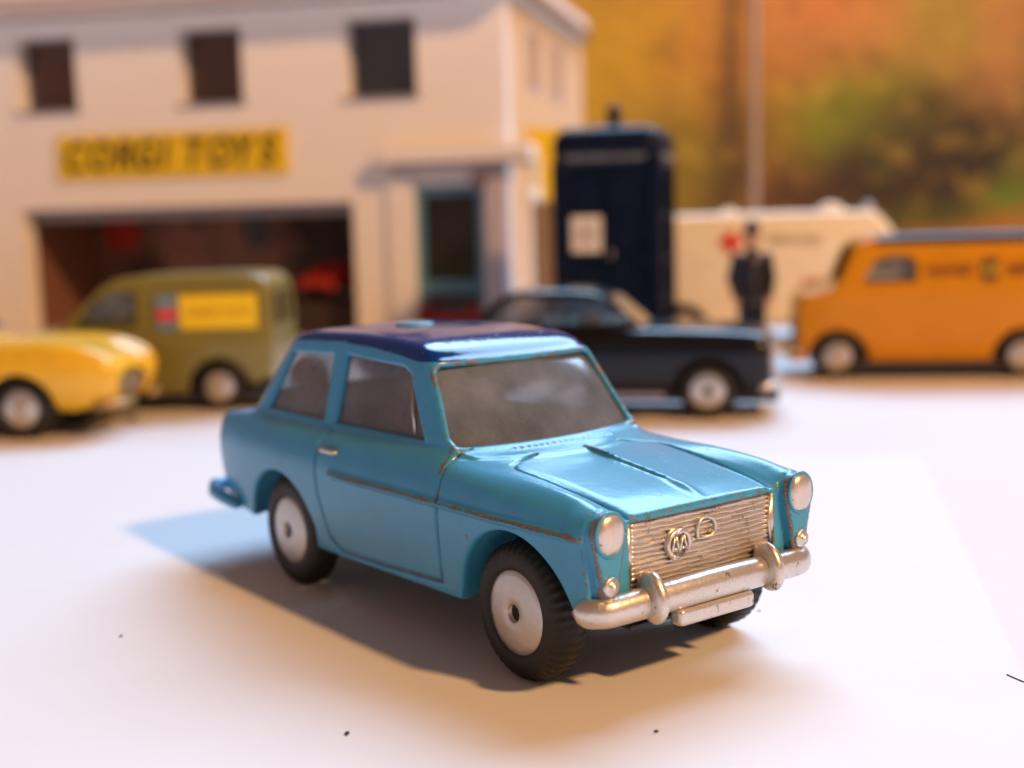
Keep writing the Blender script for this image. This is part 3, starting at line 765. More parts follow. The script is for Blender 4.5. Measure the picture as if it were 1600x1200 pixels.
sw_ = link('side_wall', wall_me(1.02, 17.4, 0, 13.1, SW, 0, .5), simple('warm_cream_card', (.74, .54, .33), .6, var=.08, sc=1.2, bump=.04), G); sw_.rotation_euler = (0, 0, R(90)); sw_.location = (0, 0, 0)
box('back_wall', (-15, 17.0, 6.5), (29.9, .4, 13), C_WALL, G)
box('left_wall', (-29.8, 8.6, 6.5), (.4, 16.0, 13), C_WALL, G)
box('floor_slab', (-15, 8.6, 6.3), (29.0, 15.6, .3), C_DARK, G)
rf = box('roof', (-15.0, 7.6, 13.70), (30.9, 18.2, .95), C_WALL, G, .06)
box('fascia', (-15.0, -1.62, 13.45), (30.9, .14, .5), C_LAV, rf); box('fascia', (.54, 7.6, 13.35), (.14, 18.2, .5), simple('brown_fascia', (.24, .12, .05), .6), rf)
for k, wn in enumerate(WIN):
    f_ = link('window', wall_me(wn[0]+.02, wn[1]-.02, wn[2]+.02, wn[3]-.02, [(wn[0]+.09, wn[1]-.09, wn[2]+.09, wn[3]-.09)], .80, .92, 'window'), C_TRIM, G)
    link('pane', mesh_py('pane', [(wn[0]+.08, .86, wn[2]+.08), (wn[1]-.08, .86, wn[2]+.08), (wn[1]-.08, .86, wn[3]-.08), (wn[0]+.08, .86, wn[3]-.08)], [(0, 1, 2, 3)]), C_GLS, f_)
    box('sill', ((wn[0]+wn[1])/2, .10, wn[2]-.08), (wn[1]-wn[0]+.25, .5, .14), C_TRIM, f_)
    box('blind', ((wn[0]+wn[1])/2, 1.25, (wn[2]+wn[3])/2), (wn[1]-wn[0]+.8, .06, 3.4), simple('blind', ((.42, .17, .12), (.36, .14, .10), (.22, .22, .27))[k], .7), f_)
for wn in SW:
    f_ = link('window', wall_me(wn[0]+.02, wn[1]-.02, wn[2]+.02, wn[3]-.02, [(wn[0]+.2, wn[1]-.2, wn[2]+.2, wn[3]-.2)], -.03, .1, 'window'), C_LAV, G); f_.rotation_euler = (0, 0, R(90))
    link('pane', mesh_py('pane', [(wn[0]+.1, .05, wn[2]+.1), (wn[1]-.1, .05, wn[2]+.1), (wn[1]-.1, .05, wn[3]-.1), (wn[0]+.1, .05, wn[3]-.1)], [(0, 1, 2, 3)]), simple('cream_blind', (.50, .34, .18), .6), f_)
# bay: lintel roller, side linings, dim interior with stock
box('shutter_box', (-13.65, 1.42, 5.22), (14.6, .8, .50), C_TRIM, G, .08)
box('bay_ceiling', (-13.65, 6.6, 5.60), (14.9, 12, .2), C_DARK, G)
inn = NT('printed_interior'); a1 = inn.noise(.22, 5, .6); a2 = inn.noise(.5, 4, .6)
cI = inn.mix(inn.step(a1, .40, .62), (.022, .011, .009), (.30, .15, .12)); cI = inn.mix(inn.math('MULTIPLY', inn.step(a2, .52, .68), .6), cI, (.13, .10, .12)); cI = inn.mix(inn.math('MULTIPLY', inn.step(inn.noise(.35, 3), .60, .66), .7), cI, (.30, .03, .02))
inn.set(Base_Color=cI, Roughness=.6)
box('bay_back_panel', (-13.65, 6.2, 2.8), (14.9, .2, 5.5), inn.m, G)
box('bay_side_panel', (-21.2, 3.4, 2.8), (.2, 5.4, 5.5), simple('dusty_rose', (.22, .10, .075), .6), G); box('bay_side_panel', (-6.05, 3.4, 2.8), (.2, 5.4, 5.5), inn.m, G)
# sign
sg = link('sign', box_me((-13.95, -.10, 7.50), (10.15, .16, 1.80), .03, 'sign'), C_YEL, None); sg.location = G.location; sg.rotation_euler = G.rotation_euler
tag(sg, 'long yellow sign with dark slanted capitals on the white garage wall', 'sign')
letters('CORGI TOYS', 1.62, 9.3, sg, (-13.95, -.205, 7.50), False, C_INK, .25, .035)
# porch on the corner: canopy, blue-framed window, pier, side door
P_ = empty('porch'); P_.parent = None
bpy.data.objects.remove(P_)
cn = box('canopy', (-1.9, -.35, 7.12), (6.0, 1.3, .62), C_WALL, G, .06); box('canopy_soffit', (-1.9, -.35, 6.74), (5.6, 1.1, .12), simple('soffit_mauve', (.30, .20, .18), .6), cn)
box('pier', (-4.30, -.12, 3.2), (1.0, .22, 6.2), C_WALL, G); box('pier', (-.30, -.45, 3.1), (.75, .9, 6.1), C_LAV, G)
box('bracket', (-1.05, -.50, 6.05), (.5, .6, .65), simple('purple_grey', (.16, .13, .20), .6), G)
dw = link('shop_window', wall_me(-3.75, -1.0, .35, 5.95, [(-3.45, -1.3, .6, 1.75), (-3.45, -1.3, 2.25, 5.6)], .10, .35, 'shop_window'), C_BLUE, G)
for a_, b_ in ((.6, 1.75), (2.25, 5.6)): link('pane', mesh_py('pane', [(-3.35, .22, a_), (-1.4, .22, a_), (-1.4, .22, b_), (-3.35, .22, b_)], [(0, 1, 2, 3)]), C_GLS, dw)
box('display_back', (-2.4, 1.6, 3.1), (3.5, .15, 6.1), simple('display_maroon', (.085, .028, .018), .6), G)
sd = box('side_door', (.12, 6.0, 2.7), (.14, 5.2, 5.0), C_BRN, G); box('door_frame', (.10, 3.0, 2.8), (.22, .5, 5.4), C_WALL, sd); box('door_frame', (.10, 9.0, 2.8), (.22, .5, 5.4), C_WALL, sd); box('door_frame', (.10, 6.0, 5.55), (.22, 6.5, .5), C_WALL, sd)
box('side_wing', (1.1, 11.4, 2.9), (2.1, 3.2, 5.8), simple('tan_card', (.62, .42, .22), .6), G, .04)
yf = link('yellow_sign', prism_me([(-.95, 8.3), (.95, 8.15), (.5, 7.0), (.35, 5.3), (-.15, 5.3), (-.1, 6.9)], -.08, .08, 'y', 'yellow_sign'), C_YEL, None, loc=(1.55, 54.5, 0), rot=(0, 0, R(-8)))
tag(yf, 'plain yellow flared shop board at the garage corner beside the police box', 'sign')
box('post', (.08, .16, 2.65), (.18, .14, 5.3), C_BRN, yf, .02)
# stock seen through the bay and the shop window
def in_g(x, y, z=0):
    a = R(-13); return (.05+x*math.cos(a)-y*math.sin(a), 51+x*math.sin(a)+y*math.cos(a), z)
def item(name, me, mat, x, y, z, label, cat):
    o = link(name, me, mat, None, loc=in_g(x, y, z), rot=(0, 0, R(-13))); tag(o, label, cat); return o
item('poster', box_me((0, 0, 0), (1.7, .06, 1.5), .01), simple('poster_red', (.40, .03, .02), .5), -19.7, 6.05, 4.3, 'small red poster high on the left of the garage interior', 'poster')
item('hanging_panel', box_me((0, 0, 0), (1.0, .06, 1.9), .01), simple('panel_slate', (.05, .06, .075), .5), -12.2, 4.0, 4.55, 'dark slate panel hanging from the garage ceiling', 'panel')
link('cord', tube_me([(0, 0, .9), (0, 0, 1.08)], .03, 6, 'cord'), C_DARK, bpy.data.objects['hanging_panel'])
item('wall_lamp', dome_me((0, 0, 0), (.38, .2, .38), 'wall_lamp'), simple('lamp_grey', (.30, .32, .36), .4), -7.2, 5.95, 3.9, 'round grey wall lamp at the right of the garage interior', 'lamp')

# ------------------------------------------------------------------ the other toys behind the car
ALU = simple('plain_alloy_hub', (.62, .58, .54), .28, .75)
WINGLASS = glassmat('toy_glazing', (.70, .68, .64), .10)
BLK = simple('black_enamel', (.004, .005, .009), .24, 0, .15)
def f_vehicle(side, W, P, arches, wins, k=.25, bot=.4, wscr=None, rscr=None, wall=.11, rnd_=.12, extra=None):
    def f(x, y, z):
        ay = np.abs(y)
        def shape(off, b):
            a = sdpoly(x, z, side)+rnd_*0+off; s = (ay-(W(z)+P(x)))*.95+off
            if b is None:
                q = smax(np.where(z < bot+.35, np.minimum(a, a), a), s, k); return q
            return smax(smax(a, s, k), b-z, .05)
        o = shape(0, bot)
        if extra: o = extra(o, x, ay, z)
        inner = smax(sdpoly(x, z, [(u, (v if v > bot+.5 else v-1.5)) for u, v in side])+wall, (ay-(W(z)+P(x)))*.95+wall, k)
        r = smax(o, -inner, .03)
        for cx, cz, rr in arches: r = smax(r, -np.maximum(np.sqrt((x-cx)**2+(z-cz)**2)-rr, .8-ay), .05)
        for w_ in wins: r = smax(r, -np.maximum(sdpoly(x, z, w_)-.03, .7-ay), .06)
        if wscr: r = smax(r, -np.maximum(sdpoly(y, z, wscr[0])-.03, wscr[1]-x), .06)
        if rscr: r = smax(r, -np.maximum(sdpoly(ay, z, rscr[0])-.03, x-rscr[1]), .06)
        return r
    return f
def smooth_poly(p, it=2):
    for _ in range(it):
        q = []
        for i in range(len(p)):
            a, b = p[i], p[(i+1) % len(p)]; q += [(a[0]*.8+b[0]*.2, a[1]*.8+b[1]*.2), (a[0]*.2+b[0]*.8, a[1]*.2+b[1]*.8)]
        p = q
    return p
def build(root, f, lo, hi, h, mat, roof=None, roofmat=None):
    v, q = sdf_mesh(f, lo, hi, h); cv_ = np.clip(convexity(f, v, .08)/.03, 0, 1)*.35
    if roof is None: link('body', mesh_np('body', v, q, True, {'wear': cv_}), mat, root); return
    V2, pos, neg, src = clip_split(v, q, roof(*v.T)); cv2 = np.concatenate([cv_, [cv_[a] for a, b, t in src]])
    link('body', submesh('body', V2, neg, {'wear': cv2}), mat, root); link('roof', submesh('roof', V2, pos, {'wear': cv2}), roofmat, root)
def flat_glass(root, poly, ys, name='side_window'):
    for s in (-1, 1):
        me = prism_me(poly, s*ys-.012, s*ys+.012, 'y', name); link(name, me, WINGLASS, root)
def scr_glass(root, p0, p1, hw0, hw1, name):
    (x0, z0), (x1, z1) = p0, p1
    V = [(x0, -hw0, z0), (x0, hw0, z0), (x1, hw1, z1), (x1, -hw1, z1)]; V += [(a-.03, b, c_) for a, b, c_ in V]
    link(name, mesh_py(name, V, [(0, 1, 2, 3), (7, 6, 5, 4), (0, 4, 5, 1), (1, 5, 6, 2), (2, 6, 7, 3), (3, 7, 4, 0)]), WINGLASS, root)

# --- olive van with yellow side panel (faces left)
OL = empty('toy_van', (-7.42, 33.95+1.05, 0), R(177)); tag(OL, 'olive green toy van with yellow and blue side label, parked before the garage bay', 'toy van')
side = smooth_poly([(-1.35, .42), (6.1, .42), (6.3, 1.0), (6.2, 1.75), (5.5, 2.02), (4.25, 2.10), (3.95, 2.3), (3.0, 3.25), (2.5, 3.48), (-.9, 3.52), (-1.4, 3.3), (-1.45, 2.0)], 2)
Wv = prof([(.3, 1.42), (.9, 1.56), (1.8, 1.58), (2.3, 1.52), (3.5, 1.36)], .1); Pv = prof([(-1.6, -.1), (-.8, 0), (4.6, 0), (6.4, -.22)], .2)
cab = [(2.15, 2.25), (3.62, 2.25), (3.25, 2.75), (2.75, 3.05), (2.15, 3.05)]
fo = f_vehicle(side, Wv, Pv, [(0, .55, .80), (4.7, .55, .80)], [cab], .17, .42, ([(-1.2, 2.35), (1.2, 2.35), (1.05, 3.1), (-1.05, 3.1)], 2.9), ([(.15, 2.15), (1.12, 2.15), (1.05, 2.95), (.15, 2.95)], -.8))
M_OL = paint('olive_enamel', (.20, .175, .042), .3, amount=.3)
build(OL, fo, (-1.8, -1.9, .2), (6.7, 1.9, 3.8), .07, M_OL)
flat_glass(OL, cab, 1.38); scr_glass(OL, (4.0, 2.2), (3.0, 3.2), 1.25, 1.05, 'windscreen')
for s in (-1, 1): link('rear_window', box_me((-1.30, s*.60, 2.55), (.03, .95, .85), .01), WINGLASS, OL)
lb = box('side_label', (-.08, 1.555, 2.56), (2.0, .04, .86), C_YEL, OL, .02); lb.rotation_euler = (R(5), 0, 0); lb.location = (0, .22, -.02); lb.location.y = .0+.0
lb.rotation_euler = (0, 0, 0); lb.location = (0, 0, 0)
le = box('label_emblem', (1.24, 1.555, 2.56), (.56, .05, .90), simple('emblem_blue', (.16, .24, .33), .5), OL, .02); box('emblem_band', (1.24, 1.585, 2.50), (.52, .04, .30), simple('emblem_red', (.65, .06, .08), .5), le, .01)
letters('CORGI TOYS', .30, 1.6, lb, (-.08, 1.585, 2.54), True, simple('label_ink', (.50, .26, .01), .5), 0, .002, .008)
for x_ in (0, 4.7):
    for s in (-1, 1): make_wheel(OL, x_, s, 1.46, .62, .40, .41, 40, False, style='dome', mats=(M['rubber'], ALU))
box('seat', (2.75, .45, 2.15), (.3, .9, 1.3), simple('pale_cab_shape', (.62, .58, .56), .5), OL, .1)  # pale block added as stand-in for a white rounded shape in the cab
box('baseplate', (2.4, 0, .36), (7.2, 2.5, .36), M['base'], OL)
for s in (-1, 1): link('headlight', dome_me((6.15, s*1.0, 1.35), (.12, .22, .22), 'headlight'), ALU, OL)
link('front_bumper', tube_me([(6.1, -1.4, .65), (6.45, -1.1, .65), (6.45, 1.1, .65), (6.1, 1.4, .65)], .13, 10, 'front_bumper'), ALU, OL)
link('rear_bumper', tube_me([(-1.35, -1.35, .6), (-1.6, -1.1, .6), (-1.6, 1.1, .6), (-1.35, 1.35, .6)], .11, 10, 'rear_bumper'), M_OL, OL)

# --- yellow sports car, nose in view at the left (faces right, towards the camera)
YC = empty('toy_car', (-11.05, 31.25, 0), R(-6)); tag(YC, 'bright yellow toy sports car with silver hubs, its nose entering at the left edge', 'toy car')
side = smooth_poly([(-6.6, .40), (1.7, .45), (2.12, .9), (2.12, 1.35), (1.9, 1.75), (1.2, 2.02), (0, 2.16), (-1.2, 2.20), (-1.7, 2.30), (-4.6, 2.28), (-6.4, 2.1), (-6.8, 1.3)], 2)
Wy = prof([(.3, 1.40), (.9, 1.58), (1.5, 1.60), (2.0, 1.42), (2.4, 1.05)], .12); Py = prof([(-7, -.3), (-6, -.05), (0, .04), (1.4, 0), (2.6, -.38)], .25)
def ex_y(o, x, ay, z):
    wing = np.sqrt(((x-.40)/1.75)**2+((ay-1.22)/.40)**2+((z-1.56)/.62)**2)
    o = smin(o, (wing-1)*.36, .25)
    gr_ = np.sqrt(((z-1.12)/.33)**2+(ay/.85)**2)
    return smax(o, -np.maximum((gr_-1)*.3, 1.98-x), .06)
cw = smooth_poly([(-4.4, 2.36), (-2.0, 2.36), (-2.4, 3.2), (-4.1, 3.2)], 1)
fy = f_vehicle(side, Wy, Py, [(0, .66, .84), (-5.0, .66, .84)], [], .38, .42, extra=ex_y)
M_YC = paint('yellow_enamel', (.78, .47, .030), .25, chip=(.3, .15, .03), amount=.35)
build(YC, fy, (-7.3, -2.0, .2), (2.9, 2.0, 3.0), .065, M_YC)
for x_ in (0, -5.0):
    for s in (-1, 1): make_wheel(YC, x_, s, 1.50, .70, .42, .47, 40, False, style='dome', mats=(M['rubber'], ALU))
gg = link('grille', dome_me((1.98, 0, 1.12), (.05, .80, .29), 'grille'), simple('brass_mesh', (.30, .18, .06), .4, .5), YC)
for i in range(-3, 4): box('grille_bar', (2.04, i*.2, 1.12), (.03, .04, .5-.03*i*i), ALU, gg, .01)
for s in (-1, 1):
    link('headlight', dome_me((1.86, s*1.22, 1.50), (.16, .27, .27), 'headlight'), ALU, YC); link('sidelight', dome_me((2.0, s*1.22, 1.02), (.07, .12, .10), 'sidelight'), ALU, YC)
    link('bumper', tube_me([(1.8, s*1.6, .78), (2.20, s*1.2, .76), (2.28, s*.55, .76)], .10, 10, 'bumper'), simple('worn_brass_bumper', (.42, .27, .10), .4, .5), YC)
link('windscreen', prism_me([(-1.55, 2.38), (-1.62, 2.38), (-2.25, 3.05), (-2.18, 3.05)], -1.05, 1.05, 'y', 'windscreen'), WINGLASS, YC)
box('seat', (-3.6, 0, 2.45), (.5, 2.0, .6), C_RED, YC, .15)

# --- black saloon (faces right)
BC = empty('toy_car', (4.80, 31.55, 0), R(-11)); tag(BC, 'glossy black toy saloon with silver grille and pale hubs, behind the blue car', 'toy car')
sideL = smooth_poly([(-6.9, .55), (-5.9, .45), (1.0, .45), (1.45, .8), (1.43, 1.7), (1.32, 1.98), (.2, 2.06), (-1.4, 2.10), (-5.2, 2.12), (-6.6, 1.95), (-7.0, 1.3)], 2)
sideG = smooth_poly([(-5.75, 2.0), (-1.45, 2.0), (-2.25, 2.78), (-2.75, 2.98), (-4.4, 3.02), (-5.0, 2.86)], 2)
Wb = prof([(.3, 1.45), (.9, 1.62), (1.6, 1.66), (2.1, 1.50)], .1); Wc = prof([(1.9, 1.34), (3.1, 1.08)], .05)
Pb = prof([(-7, -.2), (-6, 0), (1.0, 0), (1.8, -.12)], .2)
bw1 = [(-5.15, 2.22), (-3.75, 2.22), (-3.75, 2.80), (-4.75, 2.80)]; bw2 = [(-3.60, 2.22), (-1.85, 2.22), (-2.45, 2.78), (-3.60, 2.80)]
def f_black(x, y, z):
    ay = np.abs(y)
    def sh(o): return smin(smax(sdpoly(x, z, sideL)+o, (ay-(Wb(z)+Pb(x)))*.95+o, .3), smax(sdpoly(x, z, sideG)+o, (ay-Wc(z))*.97+o, .2), .08)
    r = smax(sh(0), .5-z, .05)
    inn_ = smin(smax(sdpoly(x, z, [(u, v if v > 1 else v-1.5) for u, v in sideL])+.11, (ay-(Wb(z)+Pb(x)))*.95+.11, .3), smax(sdpoly(x, z, sideG)+.10, (ay-Wc(z))*.97+.10, .2), .12)
    r = smax(r, -inn_, .03)
    for cx in (0, -5.0): r = smax(r, -np.maximum(np.sqrt((x-cx)**2+(z-.6)**2)-.82, .8-ay), .05)
    for w_ in (bw1, bw2): r = smax(r, -np.maximum(sdpoly(x, z, w_)-.03, .7-ay), .05)
    r = smax(r, -np.maximum(sdpoly(y, z, [(-1.15, 2.2), (1.15, 2.2), (1.0, 2.78), (-1.0, 2.78)]), -2.6-x), .05)
    r = smax(r, -np.maximum(sdpoly(y, z, [(-1.0, 2.25), (1.0, 2.25), (.85, 2.75), (-.85, 2.75)]), x+4.8), .05)
    return r
build(BC, f_black, (-7.3, -1.9, .3), (2.1, 1.9, 3.3), .065, BLK)
flat_glass(BC, bw1, 1.18); flat_glass(BC, bw2, 1.18); scr_glass(BC, (-1.52, 2.12), (-2.30, 2.82), 1.22, 1.02, 'windscreen'); scr_glass(BC, (-5.62, 2.15), (-5.0, 2.82), 1.1, .9, 'rear_window')
for x_ in (0, -5.0):
    for s in (-1, 1): make_wheel(BC, x_, s, 1.50, .66, .42, .45, 40, False, style='cone', mats=(M['rubber'], ALU))
bgr = box('grille', (1.45, 0, 1.30), (.10, 1.0, 1.15), ALU, BC, .06)
for i in range(-4, 5): box('grille_bar', (1.51, i*.105, 1.30), (.04, .035, 1.0), ALU, bgr, .01)
for s in (-1, 1):
    link('headlight', dome_me((1.38, s*1.12, 1.42), (.12, .25, .25), 'headlight'), ALU, BC)
    link('door_handle', tube_me([(-3.5, s*1.62, 1.80), (-3.2, s*1.64, 1.80)], .03, 6, 'door_handle'), ALU, BC)
link('front_bumper', tube_me([(1.2, -1.60, .75), (1.52, -1.25, .75), (1.58, 0, .75), (1.52, 1.25, .75), (1.2, 1.60, .75)], .10, 10, 'front_bumper'), ALU, BC)
link('rear_bumper', tube_me([(-6.7, -1.6, .75), (-7.15, -1.2, .75), (-7.15, 1.2, .75), (-6.7, 1.6, .75)], .12, 10, 'rear_bumper'), ALU, BC)
box('baseplate', (-2.6, 0, .50), (8.4, 2.5, .24), M['base'], BC); box('flank_strip', (-2.5, -1.56, .56), (3.0, .08, .14), simple('mauve_strip', (.30, .28, .38), .4, .3), BC, .03)  # mauve strip along the lower flank, one side only
box('seat', (-2.9, 0, 1.9), (.35, 2.3, .9), simple('tan_seat', (.30, .17, .06), .6), BC, .1); box('seat', (-4.4, 0, 1.9), (.35, 2.3, .9), bpy.data.materials['tan_seat'], BC, .1)

# --- orange-yellow service van with dark roof (faces left, runs out of the frame at the right)
OV = empty('toy_van', (9.32, 37.95, 0), R(171.5)); tag(OV, 'orange yellow toy service van with dark roof, cut off by the right edge', 'toy van')
side = smooth_poly([(-6.6, .45), (.9, .45), (1.1, .9), (1.14, 2.05), (1.04, 2.34), (.35, 2.50), (.02, 2.62), (-.42, 3.72), (-.85, 3.95), (-6.4, 4.0), (-6.75, 3.7), (-6.8, 1.5)], 1)
Wo = prof([(.3, 1.45), (.9, 1.58), (2.4, 1.60), (3.4, 1.50), (4.0, 1.36)], .1); Po = prof([(-7, -.08), (-6, 0), (.2, 0), (1.2, -.16)], .2)
ocab = [(-2.05, 2.72), (-.70, 2.72), (-1.02, 3.24), (-1.35, 3.36), (-1.85, 3.36), (-2.05, 3.2)]
fo = f_vehicle(side, Wo, Po, [(0, .55, .82), (-4.95, .55, .82)], [ocab], .17, .45, ([(-1.3, 2.75), (1.3, 2.75), (1.2, 3.6), (-1.2, 3.6)], -1.4), None)
M_OV = paint('orange_yellow_enamel', (.62, .255, .003), .30, coat=.05, amount=.3, speck=False)
build(OV, fo, (-7.2, -1.9, .25), (1.5, 1.9, 4.3), .07, M_OV, lambda x, y, z: np.minimum(z-3.70, -1.0-x), simple('slate_roof', (.018, .018, .028), .4, coat=.3))
flat_glass(OV, ocab, 1.42); scr_glass(OV, (-.20, 2.65), (-.72, 3.65), 1.35, 1.2, 'windscreen')
for x_ in (0, -4.95):
    for s in (-1, 1): make_wheel(OV, x_, s, 1.48, .64, .42, .44, 40, False, style='dome', mats=(M['rubber'], ALU))
box('baseplate', (-3.0, 0, .38), (7.2, 2.9, .30), simple('grey_chassis', (.05, .045, .06), .5), OV, .04)
M_OI = simple('brown_print', (.34, .10, .01), .5); M_OE = simple('emblem_brown', (.10, .035, .01), .5)
letters('ROAD', .44, 1.15, OV, (-3.0, 1.605, 2.98), True, M_OI, 0, .004); letters('SERVICE', .44, 1.8, OV, (-5.4, 1.605, 2.98), True, M_OI, 0, .004)
em = box('emblem', (-4.02, 1.60, 2.98), (.40, .06, .58), M_OE, OV, .05); link('emblem_lettering', text_me('AA', .3, .008, 0, .005), C_YEL, em, loc=(-4.02, 1.64, 2.98), rot=(R(90), 0, R(180)))
for s in (-1, 1): link('headlight', dome_me((1.02, s*1.1, 1.45), (.12, .24, .24), 'headlight'), ALU, OV)
link('front_bumper', tube_me([(.9, -1.5, .62), (1.25, -1.2, .62), (1.25, 1.2, .62), (.9, 1.5, .62)], .12, 10, 'front_bumper'), M_OV, OV)
box('grille', (1.10, 0, 1.35), (.06, 1.3, .75), simple('dark_grille', (.03, .02, .02), .5), OV, .03)
box('dashboard', (-.3, 0, 2.35), (.6, 2.7, .2), M['base'], OV)

# --- cream ambulance behind (faces right)
AM = empty('toy_van', (10.9, 47.9, -.0), R(-2)); tag(AM, 'cream white toy ambulance with a red cross, behind the standing policeman', 'toy ambulance')
side = smooth_poly([(-6.4, .5), (4.6, .5), (4.8, 1.2), (4.6, 2.2), (3.3, 2.5), (2.6, 4.0), (2.1, 4.55), (1.6, 4.62), (-6.2, 4.60), (-6.6, 4.3), (-6.6, 1.0)], 2)
Wa = prof([(.3, 1.6), (1, 1.8), (3.2, 1.82), (4.9, 1.55)], .1); Pa = prof([(-7, -.1), (-6, 0), (4, 0), (5, -.2)], .2)
aw = [(1.5, 2.7), (2.7, 2.7), (2.2, 3.6), (1.5, 3.6)]
fo = f_vehicle(side, Wa, Pa, [(-4.8, .6, .9), (2.9, .6, .9)], [aw], .35, .5, ([(-1.4, 2.8), (1.4, 2.8), (1.2, 3.9), (-1.2, 3.9)], 1.2))
M_AM = paint('cream_enamel', (.86, .78, .62), .4, coat=0, amount=.25, speck=False)
build(AM, fo, (-7.0, -2.1, .3), (5.2, 2.1, 5.3), .10, M_AM)
flat_glass(AM, aw, 1.6); scr_glass(AM, (3.2, 2.6), (2.5, 4.0), 1.45, 1.2, 'windscreen')
for x_ in (-4.8, 2.9):
    for s in (-1, 1): make_wheel(AM, x_, s, 1.7, .70, .42, .46, 32, False, style='dome', mats=(M['rubber'], ALU))
M_RX = simple('cross_red', (.75, .05, .02), .5)
cr = box('red_cross', (-3.05, -1.845, 3.62), (.80, .03, .30), M_RX, AM, .01); box('cross_arm', (-3.05, -1.860, 3.62), (.28, .035, .80), M_RX, cr, .01)
letters('AMBULANCE', .38, 1.9, AM, (-.85, -1.835, 3.66), False, simple('grey_print', (.50, .42, .30), .5), 0, .002)
for x_, r_ in ((-2.9, .22), (.75, .34)): link('roof_vent', dome_me((x_, 0, 4.63), (r_*1.4, r_, r_*.8), 'roof_vent'), M_AM, AM)
link('roof_lamp', lathe_me([(.0001, .0), (.2, 0), (.2, .25), (.12, .42), (.0001, .45)], 20, 'z', 'roof_lamp'), simple('lamp_silver', (.5, .5, .55), .3, .5), AM, loc=(1.95, -.6, 4.45))
box('waist_band', (1.2, -1.80, 2.12), (3.6, .07, .3), simple('faded_red', (.50, .14, .05), .5), AM, .02)

# --- dark blue police box
PB = empty('police_box', (3.55, 43.6, 0), R(-15)); PB.scale = (1.06, 1.06, 1.0); tag(PB, 'dark blue police telephone box with lamp on top and pale notice on its door', 'police box')
M_PB = paint('midnight_blue_enamel', (.003, .009, .030), .42, amount=.2, coat=0, spec=.12, speck=False)
M_PBP = simple('notice_cream', (.80, .74, .66), .5)
box('plinth', (0, 0, .18), (3.6, 3.6, .36), M_PB, PB, .05)
for sx_ in (-1, 1):
    for sy_ in (-1, 1): box('corner_post', (sx_*1.50, sy_*1.50, 3.35), (.30, .30, 6.1), M_PB, PB, .05)
for a in range(4):
    th = R(90*a); rt = lambda x_, y_: (x_*math.cos(th)-y_*math.sin(th), x_*math.sin(th)+y_*math.cos(th))
    dr = empty('door', (0, 0, 0), th, PB)
    link('door_leaf', wall_me(-1.36, 1.36, .37, 6.2, [(-1.08+1.15*i, -.07+1.15*i, .62+1.36*j, 1.80+1.36*j) for i in (0, 1) for j in range(4)], -1.50, -1.38, 'door_leaf'), M_PB, dr)
    box('door_panel', (0, -1.34, 3.3), (2.7, .08, 5.8), M_PB, dr, .01)
    box('mullion', (0, -1.51, 3.3), (.09, .07, 5.8), M_PB, dr, .01)
    sgp = box('sign_panel', (0, -1.52, 6.50), (2.7, .22, .50), M_PB, PB, .04); sgp.rotation_euler = (0, 0, th)
    sp_ = box('sign_face', (0, -1.64, 6.50), (2.3, .03, .38), simple('sign_slate', (.02, .035, .06), .4), sgp, .01)
    link('lettering', text_me('POLICE PUBLIC CALL BOX', .21, .006, 0, .004), simple('sign_white', (.30, .32, .34), .5), sgp, loc=(0, -1.662, 6.50), rot=(R(90), 0, 0))
    if a == 0:
        nb = box('notice', (-.62, -1.525, 4.10), (.92, .05, 1.14), M_PBP, PB, .06)
        link('notice_lettering', text_me('POLICE\nTELEPHONE\nFREE\nFOR USE OF\nPUBLIC', .13, .005), simple('notice_ink', (.25, .18, .13), .5), nb, loc=(-.62, -1.556, 4.08), rot=(R(90), 0, 0))
        link('door_handle', tube_me([(.12, -1.50, 3.3), (.12, -1.50, 3.6)], .035, 6, 'door_handle'), ALU, PB)
f_rf = lambda x, y, z: np.sqrt(np.maximum(np.abs(x)-1.14, 0)**2+np.maximum(np.abs(y)-1.14, 0)**2+np.maximum(np.abs(z-6.85)-.06, 0)**2)-.55
v, q = sdf_mesh(f_rf, (-1.9, -1.9, 6.2), (1.9, 1.9, 7.7), .08); rr_ = link('roof', mesh_np('roof', v, q), M_PB, PB); 
V_ = [(s*1.2, t_*1.2, 7.34) for s, t_ in ((-1, -1), (1, -1), (1, 1), (-1, 1))]+[(s*.35, t_*.35, 7.56) for s, t_ in ((-1, -1), (1, -1), (1, 1), (-1, 1))]
link('roof_cap', mesh_py('roof_cap', V_, [(0, 1, 5, 4), (1, 2, 6, 5), (2, 3, 7, 6), (3, 0, 4, 7), (4, 5, 6, 7), (3, 2, 1, 0)]), M_PB, rr_)
link('lamp', lathe_me([(.0001, 7.49), (.30, 7.49), (.30, 7.56), (.20, 7.60), (.20, 7.98), (.26, 8.02), (.24, 8.10), (.10, 8.22), (.0001, 8.26)], 24, 'z', 'lamp'), M_PB, PB)

